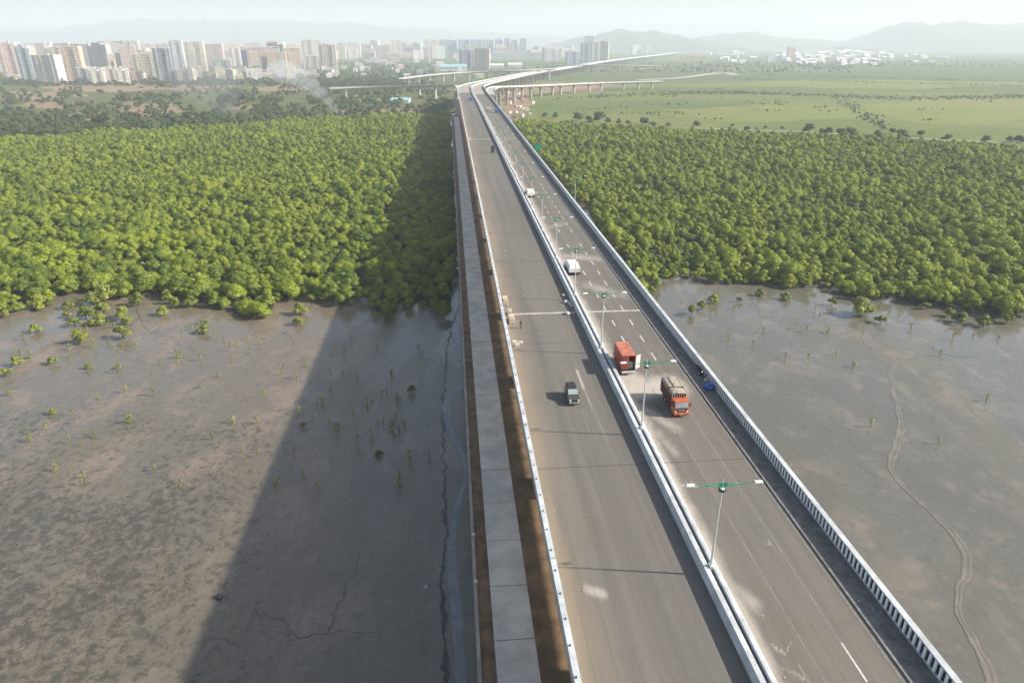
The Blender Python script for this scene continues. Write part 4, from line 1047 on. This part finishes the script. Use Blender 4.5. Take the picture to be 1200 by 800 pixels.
# green road sign on the right balustrade
s_sign = to_as(at(618, 180, 28))[1]
g = empty("road_sign", P(38.98, s_sign, 0), -HEAD, "blank green road sign standing at the right balustrade", "sign")
mb = MB(); mb.box(-.15, 2.9, -.06, .06, 1.7, 4.3); mb.build("panel", M['green'], g)
for x in (0.1, 2.5):
    mb = MB(); mb.cyl((x*0.35, .1, -0.4), (x, .1, 4.0), .09, .09, 8); mb.build("post", M['green'], g)

# ------------------------------------------------------------------ vehicles (front faces -y)
def wheel(root, x, y, r, w):
    mb = MB(); mb.cyl((x-w/2, y, r), (x+w/2, y, r), r, r, 18); t = mb.build("wheel", M['tyre'], root)
    mb = MB(); sgn = 1 if x > 0 else -1; mb.cyl((x+sgn*(w/2-.02), y, r), (x+sgn*(w/2+.02), y, r), r*.55, r*.5, 12); mb.build("rim", M['chrome'], t)
def front_at(x, y): return at(x, y, 28.02)
# dark jeep
p = front_at(671, 472); v = empty("jeep", (p.x, p.y+1.2, 28.01), -HEAD, "dark olive jeep with pale windscreen driving on the left carriageway", "jeep")
mb = MB(); mb.extrude_x([(-2.05, .45), (2.0, .45), (2.05, 1.05), (-.75, 1.12), (-1.98, .98)], -.84, .84); mb.build("body", M['olive'], v, bevel=.05)
mb = MB(); mb.hexa([(-.80, -.72, 1.12), (.80, -.72, 1.12), (.80, 2.0, 1.06), (-.80, 2.0, 1.06), (-.68, -.15, 1.84), (.68, -.15, 1.84), (.70, 1.92, 1.86), (-.70, 1.92, 1.86)]); mb.build("cabin", M['olive'], v, bevel=.04)
mb = MB(); mb.hexa([(-.70, -.735, 1.17), (.70, -.735, 1.17), (.70, -.70, 1.16), (-.70, -.70, 1.16), (-.62, -.24, 1.77), (.62, -.24, 1.77), (.62, -.20, 1.75), (-.62, -.20, 1.75)]); mb.build("windscreen", M['wind'], v)
for sx in (-1, 1):
    mb = MB(); mb.hexa([(sx*.80-.012, -.45, 1.2), (sx*.80+.012, -.45, 1.2), (sx*.80+.012, 1.8, 1.2), (sx*.80-.012, 1.8, 1.2), (sx*.72-.012, .0, 1.72), (sx*.72+.012, .0, 1.72), (sx*.72+.012, 1.75, 1.72), (sx*.72-.012, 1.75, 1.72)]); mb.build("side_window", M['glass'], v)
    mb = MB(); mb.cyl((sx*.60, -2.10, .86), (sx*.60, -1.98, .86), .16, .15, 12); mb.build("headlight", M['lens'], v)
    mb = MB(); mb.box(sx*.95-.09, sx*.95+.09, -.62, -.52, 1.18, 1.36); mb.build("wing_mirror", M['steel'], v)
mb = MB(); mb.box(-.82, .82, -2.20, -2.04, .42, .62); mb.build("bumper", M['chrome'], v, bevel=.03)
mb = MB(); mb.box(-.38, .38, -2.075, -2.0, .68, .95); mb.build("grille", M['steel'], v)
mb = MB(); mb.box(-.55, .55, .1, 1.8, 1.87, 1.93); mb.build("roof_rack", M['steel'], v)
for x in (-.72, .72):
    for y in (-1.35, 1.25): wheel(v, x, y, .37, .24)

# red container on a trailer
p = front_at(736, 439.5); v = empty("container_trailer", (p.x, p.y+0.2, 28.01), -HEAD, "red shipping container on a trailer with one pale rear door swung open", "trailer")
z0, z1, w, L = 1.0, 3.62, 1.22, 6.06
mb = MB()
for sx in (-1, 1):
    n = 22
    for i in range(n):
        y0 = L*i/n; off = 0.0 if i % 2 else 0.035
        mb.box(sx*w-.04+sx*(-off), sx*w+.0+sx*(-off) + .0, y0, y0+L/n, z0+.12, z1-.1)
    mb.box(sx*w-.06, sx*w+.012, -0.02, L+.02, z0-.02, z0+.119); mb.box(sx*w-.06, sx*w+.012, -0.02, L+.02, z1-.099, z1)
    mb.box(sx*w-.075, sx*w+.015, -.03, .10, z0-.025, z1+.005)
mb.box(-w+.05, w-.05, L-.06, L, z0+.01, z1-.01); mb.build("side_panel", M['red'], v)
mb = MB(); mb.box(-w+.014, w-.014, -.03, L, z1+.003, z1+.05)
for i in range(18): mb.box(-w+.1, w-.1, L*i/18+.05, L*i/18+.2, z1+.052, z1+.07)
mb.build("roof", M['redtop'], v)
mb = MB(); mb.box(-w+.05, w-.05, 0, L-.07, z0-.01, z0+.06); mb.build("floor", M['steel'], v)
mb = MB(); mb.box(-w+.08, -.0, -.06, -.005, z0+.08, z1-.06)
for x in (-.95, -.6, -.25): mb.cyl((x, -.09, z0+.1), (x, -.09, z1-.1), .025, .025, 6)
mb.build("door", M['red'], v)
mb = MB(); mb.hexa([(w+.02, -.06, z0+.08), (w+.95, .62, z0+.08), (w+.91, .67, z0+.08), (w+.0, .0, z0+.08), (w+.02, -.06, z1-.06), (w+.95, .62, z1-.06), (w+.91, .67, z1-.06), (w+.0, .0, z1-.06)]); o = mb.build("door", M['cream'], v); o["label"] = "pale inner face of the open right door"
mb = MB(); mb.box(-1.1, 1.1, -.3, L+1.2, .72, .97); mb.box(-1.2, 1.2, -.42, -.31, .55, .85, 1); mb.box(-.9, -.6, L+.3, L+.6, .0, .72); mb.box(.6, .9, L+.3, L+.6, .0, .72); mb.build("chassis", [M['steel'], M['vwhite']], v)
for y in (.7, 1.9):
    for x in (-.95, .95): wheel(v, x, y, .48, .42)
mb = MB(); mb.box(-.1, .9, .4, 1.5, z0+.07, z0+.75); mb.box(.1, .8, .6, 1.3, z0+.76, z0+1.2); mb.build("cargo", M['sack'], v)

v.scale = (.9, .9, .9)
# orange lorry with a canvas covered load
p = front_at(798, 489); v = empty("lorry", (p.x, p.y+0.1, 28.01), -HEAD, "orange fronted lorry with dusty canvas over a maroon load bed", "lorry")
mb = MB(); mb.extrude_x([(0, .6), (1.75, .6), (1.75, 2.62), (.30, 2.70), (.08, 1.72)], -1.15, 1.15); mb.build("cab", M['orange'], v, bevel=.07)
mb = MB(); mb.hexa([(-1.0, .045, 1.70), (1.0, .045, 1.70), (1.0, .12, 1.70), (-1.0, .12, 1.70), (-.98, .225, 2.48), (.98, .225, 2.48), (.98, .30, 2.48), (-.98, .30, 2.48)]); mb.build("windscreen", M['wind'], v)
mb = MB(); mb.box(-.85, .85, -.035, .03, 1.0, 1.5); mb.build("grille", M['maroon'], v)
mb = MB(); mb.box(-1.05, 1.05, -.03, .06, 1.56, 1.62); mb.box(-.5, .5, -.05, -.036, 1.12, 1.35); mb.build("trim", M['chrome'], v)
mb = MB(); mb.box(-1.2, 1.2, -.22, .0, .45, .82); mb.build("bumper", M['orange'], v, bevel=.05)
mb = MB(); mb.box(-.3, .3, -.235, -.222, .55, .70); mb.build("number_plate", M['cream'], v)
for sx in (-1, 1):
    mb = MB(); mb.cyl((sx*.92, -.04, 1.0), (sx*.92, .03, 1.0), .17, .17, 12); mb.build("headlight", M['lens'], v)
    mb = MB(); mb.box(sx*1.30-.1, sx*1.30+.1, .15, .28, 1.75, 2.25); mb.build("wing_mirror", M['steel'], v)
    mb = MB(); mb.hexa([(sx*1.152-.006, .35, 1.72), (sx*1.152+.006, .35, 1.72), (sx*1.152+.006, 1.4, 1.72), (sx*1.152-.006, 1.4, 1.72), (sx*1.152-.006, .45, 2.4), (sx*1.152+.006, .45, 2.4), (sx*1.152+.006, 1.4, 2.4), (sx*1.152-.006, 1.4, 2.4)]); mb.build("side_window", M['glass'], v)
mb = MB(); mb.box(-1.2, 1.2, 1.95, 8.0, 1.0, 3.05)
for i in range(10):
    for sx in (-1, 1): mb.box(sx*1.235-.03, sx*1.235+.03, 2.0+i*.62, 2.14+i*.62, 1.0, 3.15)
for i in range(7): mb.box(-1.1+i*.36, -1.0+i*.36, 1.87, 1.945, 1.9, 3.2, 1)
mb.build("load_bed", [M['maroon'], M['cream']], v)
mb = MB(); n = 9; m_ = 7
for i in range(n+1):
    for j in range(m_+1):
        x = -1.28 + 2.56*j/m_; y = 1.7 + 6.35*i/n; e = 1 - abs(2*j/m_-1)**2.2
        z = 3.20 + 0.16*e + 0.035*rnd.uniform(-1, 1); mb.v.append((x, y, z if 0 < j < m_ else 2.95))
for i in range(n):
    for j in range(m_):
        a = i*(m_+1)+j; mb.f.append((a, a+1, a+m_+2, a+m_+1)); mb.mi.append(0)
cv = mb.build("canvas_cover", M['canvas'], v); so = cv.modifiers.new("thick", 'SOLIDIFY'); so.thickness = 0.05
mb = MB(); mb.box(-1.26, 1.26, 3.9, 3.98, 3.1, 3.43); mb.box(-.25, -.19, 3.99, 7.9, 3.36, 3.43); mb.build("rope", M['steel'], v)
mb = MB(); mb.box(-.5, .5, .3, 7.9, .6, .95); mb.build("chassis", M['steel'], v)
for x in (-.98, .98):
    for y in (.85, 5.3, 6.5): wheel(v, x, y, .5, .32)

v.scale = (.9, .84, .9)
# small trucks and vans
def van(name, x, y, label, paint, cabpaint, box_h=2.7, L=5.4, W=1.0, cat="van"):
    p = front_at(x, y); v = empty(name, (p.x, p.y+.1, 28.01), -HEAD, label, cat)
    mb = MB(); mb.extrude_x([(0, .5), (1.55, .5), (1.55, 1.95), (.55, 1.98), (.12, 1.2)], -W*.94, W*.94); mb.build("cab", cabpaint, v, bevel=.06)
    mb = MB(); mb.hexa([(-W*.82, .11, 1.22), (W*.82, .11, 1.22), (W*.82, .18, 1.22), (-W*.82, .18, 1.22), (-W*.78, .46, 1.86), (W*.78, .46, 1.86), (W*.78, .53, 1.86), (-W*.78, .53, 1.86)]); mb.build("windscreen", M['glass'], v)
    mb = MB(); mb.box(-W*1.05, W*1.05, 1.62, L, .75, box_h); mb.build("cargo_box", paint, v, bevel=.06)
    mb = MB(); mb.box(-W*.95, W*.95, -.10, .06, .36, .6); mb.build("bumper", M['steel'], v)
    for sx in (-1, 1):
        mb = MB(); mb.box(sx*W*.7-.15, sx*W*.7+.15, -.02, .05, .75, .95); mb.build("headlight", M['lens'], v)
        for yy in (.85, L-1.1): wheel(v, sx*W*.82, yy, .36, .24)
    return v
def flatbed(x, y, label, mat, L, W, h):
    p = front_at(x, y); v = empty("flatbed_trailer", (p.x, p.y+.1, 28.01), -HEAD, label, "trailer")
    mb = MB(); mb.box(-W, W, 0, L, .55, .72); mb.box(-.5, .5, .1, L+.8, .38, .546); mb.build("chassis", M['steel'], v)
    mb = MB(); n, m_ = 10, 6
    for i in range(n+1):
        for j in range(m_+1):
            e = 0 if i in (0, n) or j in (0, m_) else 1
            mb.v.append((-W*.98 + 2*W*.98*j/m_, .06 + (L-.12)*i/n, .725 + (h-.3 if not e else h - .06*rnd.random()) ))
    for i in range(n):
        for j in range(m_):
            a = i*(m_+1)+j; mb.f.append((a, a+1, a+m_+2, a+m_+1)); mb.mi.append(0)
    mb.build("load_cover", mat, v)
    mb = MB(); mb.box(-W*.96, W*.96, .08, L-.08, .723, .725+h-.32); mb.build("load", mat, v)
    for yy in (.8, 2.0, L-1.0):
        for sx in (-1, 1): wheel(v, sx*W*.82, yy, .36, .26)
flatbed(673.5, 323, "nearer white covered flatbed trailer by the median, beyond the expansion joint", M['vwhite'], 7.2, 1.32, 1.15)
flatbed(622.5, 232.0, "farther cream covered flatbed trailer by the median, beside the mangroves", M['creamc'], 7.0, 1.4, 1.2)
van("pickup_truck", 551.5, 118.5, "bright blue truck at the far end of the left carriageway", M['blue'], M['blue'], 2.8, 6.5, 1.3, "truck")
van("pickup_truck", 582.5, 132.5, "blue truck against the right balustrade at the far end", M['blue'], M['blue'], 2.6, 5.0, 1.3, "truck")
van("pickup_truck", 537.5, 118, "small white truck by the left parapet at the far end", M['vwhite'], M['vwhite'], 2.4, 5.0, 1.1, "truck")
van("pickup_truck", 573, 130, "pale truck in the right carriageway beside a far blue truck", M['cream'], M['vwhite'], 2.0, 5.0, 1.1, "truck")

# motorcycles, tarpaulin bundle, blocks, sacks, crates
def moto(x, y, z, rz, label, paint):
    p = at(x, y, z); v = empty("motorcycle", (p.x, p.y, z), rz, label, "motorcycle")
    for yy in (-.65, .65):
        mb = MB(); mb.cyl((-.05, yy, .3), (.05, yy, .3), .3, .3, 16); t = mb.build("wheel", M['tyre'], v)
        mb = MB(); mb.cyl((-.06, yy, .3), (.06, yy, .3), .17, .17, 12); mb.build("rim", M['chrome'], t)
    mb = MB(); mb.blob((0, -.15, .82), (.17, .34, .16)); mb.blob((0, .62, .62), (.10, .3, .1)); mb.build("fuel_tank", paint, v, True)
    mb = MB(); mb.frustum((-.12, .12, .12, .8, .72), (-.13, .13, .1, .78, .84)); mb.build("seat", M['cloth1'], v, bevel=.03)
    mb = MB(); mb.box(-.15, .15, -.25, .3, .3, .62); mb.cyl((0, -.65, .3), (0, -.38, 1.0), .04, .04, 6); mb.cyl((.16, .1, .3), (.16, .85, .36), .05, .05, 6); mb.build("engine", M['steel'], v)
    mb = MB(); mb.cyl((-.36, -.36, 1.04), (.36, -.36, 1.04), .02, .02, 6); mb.build("handlebar", M['chrome'], v)
    mb = MB(); mb.blob((0, -.52, .9), (.1, .08, .1)); mb.build("headlight", M['lens'], v, True)
moto(818.5, 434.5, 28.155, R(24), "dark motorcycle parked on footpath, farther from the blue bundle", M['cloth1'])
moto(822, 441, 28.155, R(32), "maroon motorcycle parked on footpath beside the blue bundle", M['maroon'])
def lump(name, p, r, mat, label, cat, seed=0, group=None, flat=.8):
    rr = random.Random(seed); mb = MB(); n = 12
    mb.blob((0, 0, 0), (r, r*1.15, r*flat), seg=14, ring=9)
    out = []
    for x, y, z in mb.v:
        q = 1 + .22*noise.noise(Vector((x*2.2/r, y*2.2/r, z*2.2/r + seed*5))) + .09*noise.noise(Vector((x*6/r, y*6/r, z*6/r + seed)))
        z2 = z*q; out.append((x*q, y*q, max(z2, -r*flat*.55) + r*flat*.55))
    mb.v = out; o = mb.build(name, mat, smooth=True); o.location = p; o.rotation_euler = (0, 0, rr.uniform(0, 6)); return tag(o, label, cat, group)
lump("tarpaulin_bundle", at(831, 455, 28.155), .72, M['tarp'], "bright blue tarpaulin bundle on the footpath beside the motorcycles", "bundle", 1)
lump("tarpaulin_bundle", at(828, 446, 28.155), .42, M['sack'], "small pale bundle between the motorcycles and the blue tarpaulin", "bundle", 2)
for i, (x, y) in enumerate([(660.5, 347), (663, 354.5), (668, 356), (671, 359), (664.5, 368)]):
    lump("sack", at(x, y, 28.02), .55 if i else .5, M['sack'], "pale woven sack lying against the median near the expansion joint", "sack", 10+i, "sacks by the median", .6)
for i, (x, y, w, l, h, lb) in enumerate([(592.5, 357, 1.0, 2.6, 1.0, "beige concrete block by the left parapet, farthest of the three"), (597.5, 370, .8, 1.6, .95, "beige concrete block by the left parapet, touching the expansion joint"), (600, 380, 1.0, 2.7, 1.1, "long beige concrete block by the left parapet, just before the joint")]):
    p = at(x, y, 28.02); mb = MB(); mb.frustum((-w/2-.05, w/2+.05, 0, l, 0), (-w/2, w/2, .04, l-.04, h)); mb.box(-w/2+.1, w/2-.1, .5, .75, h+.003, h+.12); o = mb.build("concrete_block", M['dblock'], bevel=.05); o.location = p; o.rotation_euler = (0, 0, -HEAD); tag(o, lb, "block")
g = empty("block_heap", at(605.5, 404, 28.015), R(8), "low heap of broken pale blocks by the left parapet", "rubble")
rr = random.Random(4)
for k in range(9):
    x, y = rr.uniform(-.9, .9), rr.uniform(-.6, .9); mb = MB(); a, b, c = rr.uniform(.25, .5), rr.uniform(.2, .4), rr.uniform(.25, .55)
    mb.frustum((x-a, x+a, y-b, y+b, 0), (x-a*.8, x+a*.85, y-b*.8, y+b*.9, c)); mb.build("block", M['dblock'] if k % 3 else M['sack'], g, bevel=.03)
p = at(548.5, 165, 28.02); mb = MB(); mb.box(-1.2, 1.2, 0, 3, 0, 1.1); mb.box(-1, .6, .3, 2, 1.103, 1.5); o = mb.build("concrete_block", M['dblock'], bevel=.05); o.location = p; tag(o, "beige stacked blocks by the left parapet at the second pale joint", "block")
p = at(577.5, 179, 28.02); g = empty("equipment_cabinet", (p.x, p.y, 28.02), -HEAD, "tall dark narrow equipment cabinet beside the median on the left carriageway", "cabinet")
mb = MB(); mb.box(-.7, .7, 0, 1.2, .3, 3.0); mb.build("body", M['steel'], g, bevel=.04)
mb = MB(); mb.box(-.8, .8, -.1, 1.3, 3.003, 3.15); mb.build("lid", M['olive'], g)
mb = MB(); mb.box(-.8, .8, -.1, 1.3, 0, .297); mb.build("base", M['steel'], g)
p = at(538, 112, 22); r = empty("site_cabin", (p.x, p.y, 0), 0, "pale site tower block standing beside the far left bridge end", "cabin")
mb = MB(); mb.box(-5, 4, 0, 9, 0, 27); mb.build("wall", M['pale'], r); mb = MB(); mb.box(-5.4, 4.4, -.4, 9.4, 27.003, 27.8); mb.build("roof", M['white'], r)
rr = random.Random(14)
for k in range(34):
    x, y = rr.uniform(588, 625), rr.uniform(108, 139)
    if x < 600 + (y-139)*0.5: continue
    p = at(x, y, 0.12); a, s_ = to_as(p)
    if a < 41: continue
    mb = MB(); w, d, h = rr.uniform(2, 5), rr.uniform(2, 5), rr.uniform(1.2, 3.2); mb.box(-w/2, w/2, -d/2, d/2, 0, h); mb.box(-w/2-.2, w/2+.2, -d/2-.2, d/2+.2, h+.003, h+.2)
    if rr.random() < .5: mb.box(-w*.4, w*.1, -d*.3, d*.3, h+.203, h+rr.uniform(.6, 1.2))
    o = mb.build("site_crate", [M['dblock'], M['white'], M['redroof'], M['cream']][k % 4]); o.location = p; o.rotation_euler = (0, 0, rr.uniform(0, 3)); tag(o, "stacked material on the brown building site right of the far bridge end", "crate", "materials on the brown site")
# posts with white heads on the causeway wall
for i, (x, y) in enumerate([(556.5, 631), (561, 686), (541.8, 401)]):
    p = at(x, y, ZC+.3); a, s_ = to_as(p); q = strt(s_) + Vector((hy*(alow(565)-.17-AC), -hx*(alow(565)-.17-AC), 0)); q.z = ZC+.28
    g = empty("marker_post", q, 0, ["white capped marker post on the causeway wall, middle one", "white capped marker post on the causeway wall, nearest the camera", "white capped marker post on the causeway wall, farthest, near the mangroves"][i], "post")
    mb = MB(); mb.cyl((0, 0, 0), (0, 0, .75), .09, .08, 10); mb.build("shaft", M['conc'], g); mb = MB(); mb.blob((0, 0, .85), (.3, .3, .2)); mb.build("cap", M['whitew'], g, True)
# a white drum afloat on the shaded mud, and stones
lump("float", at(500, 688), .32, M['sack'], "small white float lying on the shaded mud", "float", 31)
lump("stone", at(257, 700), .5, M['steel'], "dark stone on the mud at the edge of the bridge shadow", "stone", 32)

# ------------------------------------------------------------------ people on the decks
def person(loc, rz, label, top, legs, step=0.15, arm=0.1, group=None):
    J = {'pel': (0, 0, .95, .14), 'chest': (0, .01, 1.30, .165), 'neck': (0, 0, 1.50, .06), 'head': (0, -.02, 1.66, .105), 'crown': (0, -.01, 1.76, .075),
         'hl': (-.10, 0, .88, .10), 'kl': (-.11, -step, .50, .065), 'al': (-.12, -step*.6, .08, .045), 'tl': (-.12, -step*.6-.16, .04, .035),
         'hr': (.10, 0, .88, .10), 'kr': (.11, step*.3, .50, .065), 'ar': (.12, step*1.3, .08, .045), 'tr': (.12, step*1.3-.16, .04, .035),
         'sl': (-.20, 0, 1.42, .065), 'el': (-.26, arm, 1.13, .045), 'wl': (-.25, -arm, .88, .035), 'fl': (-.25, -arm-.04, .76, .03),
         'sr': (.20, 0, 1.42, .065), 'er': (.26, arm*.5, 1.13, .045), 'wr': (.25, -arm*1.5, .90, .035), 'fr': (.25, -arm*1.5-.05, .78, .03)}
    E = [('pel', 'chest'), ('chest', 'neck'), ('neck', 'head'), ('head', 'crown'), ('pel', 'hl'), ('hl', 'kl'), ('kl', 'al'), ('al', 'tl'), ('pel', 'hr'), ('hr', 'kr'), ('kr', 'ar'), ('ar', 'tr'), ('chest', 'sl'), ('sl', 'el'), ('el', 'wl'), ('wl', 'fl'), ('chest', 'sr'), ('sr', 'er'), ('er', 'wr'), ('wr', 'fr')]
    bm = bmesh.new(); ly = bm.verts.layers.skin.verify(); V = {}
    for k, (x, y, z, r) in J.items():
        v = bm.verts.new((x, y, z)); v[ly].radius = (r, r*.85); V[k] = v
    V['pel'][ly].use_root = True
    for a, b in E: bm.edges.new((V[a], V[b]))
    me = bpy.data.meshes.new("person"); bm.to_mesh(me); bm.free()
    t = NT("person_cloth"); z = t.sep(t.coord("Object"))[2]
    c = t.mix(t.math('GREATER_THAN', z, .93), legs, top); c = t.mix(t.math('GREATER_THAN', z, 1.50), c, (.20, .11, .07)); c = t.mix(t.math('GREATER_THAN', z, 1.72), c, (.015, .012, .01)); c = t.mix(t.math('LESS_THAN', z, .07), c, (.03, .02, .02))
    me.materials.append(t.bsdf(c, .85))
    o = bpy.data.objects.new("person", me); col.objects.link(o); o.location = loc; o.rotation_euler = (0, 0, rz)
    o.modifiers.new("skin", 'SKIN'); sb = o.modifiers.new("smooth", 'SUBSURF'); sb.levels = 1; sb.render_levels = 2
    return tag(o, label, "person", group)
DK, PL, OR = (.03, .035, .05), (.50, .47, .42), (.6, .14, .03)
person(at(610.3, 384.5, 28.015), R(60), "person in dark clothes standing beside the beige blocks", (.06, .05, .05), (.04, .035, .03))
person(at(562, 127, 28.015), 0, "person in dark clothes farthest along the right carriageway median", DK, DK)
person(at(567.5, 138.5, 28.015), 1, "person in dark clothes standing left of another by the median", DK, PL)
person(at(569.5, 138.8, 28.015), 2, "person in pale shirt standing right of another by the median", PL, DK)
person(at(603.8, 200, 28.015), 2, "person in dark clothes walking between the far cream trailer and the joint", DK, DK)
moto(581, 158.8, 28.015, R(80), "dark motorcycle stopped on the right carriageway by the second joint", M['cloth1'])
person(at(576, 159, 28.015), 1, "person in dark clothes beside the stopped motorcycle", DK, DK)
# loose rubbish on decks and footpath
mb = MB(); rr = random.Random(9)
for k in range(420):
    t = rr.random()
    if t < .62: a, s_, z = 24.7 + abs(rr.gauss(0, 1.1)), rr.uniform(35, 300), .015
    elif t < .74: a, s_, z = rr.uniform(24.8, 35.6), rr.uniform(70, 300), .015
    elif t < .94: a, s_, z = rr.uniform(36.2, 38.2), rr.uniform(35, 300), .16
    else: a, s_, z = rr.uniform(9.1, 10.2) if rr.random() < .6 else rr.uniform(10, 22), rr.uniform(35, 240), .015
    p = P(a, s_, z); q = rr.uniform(.03, .11)*(1 + (s_ > 120)*.6); mb.blob((p.x, p.y, p.z + q*.35), (q*rr.uniform(.8, 1.8), q, q*.6), seg=5, ring=3, jit=.3, rr=rr)
o = mb.build("litter", M['sack']); o["kind"] = "stuff"; tag(o, "small pale chunks of rubble and litter scattered on the decks", "litter")

# ------------------------------------------------------------------ smoke and haze
def volume_mat(name, dens, c, an):
    t = NT(name); v = t.n("ShaderNodeVolumePrincipled"); v.inputs["Density"].default_value = dens; v.inputs["Color"].default_value = (*c, 1); v.inputs["Anisotropy"].default_value = an
    t.t.links.new(v.outputs[0], t.out.inputs["Volume"]); return t.m
sm = volume_mat("smoke_volume", 0.020, (0.90, 0.93, 0.97), 0.1)
mb = MB(); rr = random.Random(2)
for x, y, zz, r in [(394, 133, 3, 4), (391, 131, 8, 6), (386, 130, 14, 8), (377, 129, 23, 11), (365, 128, 32, 14), (352, 127, 40, 17), (338, 127, 46, 20)]:
    p = at(x, 133); mb.blob((p.x, p.y, zz), (r, r*.8, r*.62), seg=16, ring=10, jit=.05, rr=rr)
o = mb.build("smoke", sm, smooth=True); o["kind"] = "stuff"; tag(o, "pale blue smoke plume drifting left from the scrub", "smoke")
mb = MB()
for x, zz, r in [(262, 4, 9), (256, 14, 18), (248, 28, 28), (238, 44, 40)]:
    p = at(x, 143); mb.blob((p.x, p.y+20, zz), (r, r*.8, r*.6), seg=16, ring=10, jit=.05, rr=rr)
o = mb.build("smoke", volume_mat("thin_smoke_volume", 0.008, (0.55, 0.57, 0.60), 0.2), smooth=True); o["kind"] = "stuff"; tag(o, "thin grey smoke over the dark trees at left", "smoke")
HAZE = 0.00017
mb = MB(); mb.box(-11500, 11500, -1600, 13200, -1.0, 480.0)
hz = mb.build("haze", volume_mat("haze_volume", HAZE, (0.84, 0.92, 1.0), 0.05)); hz["kind"] = "stuff"
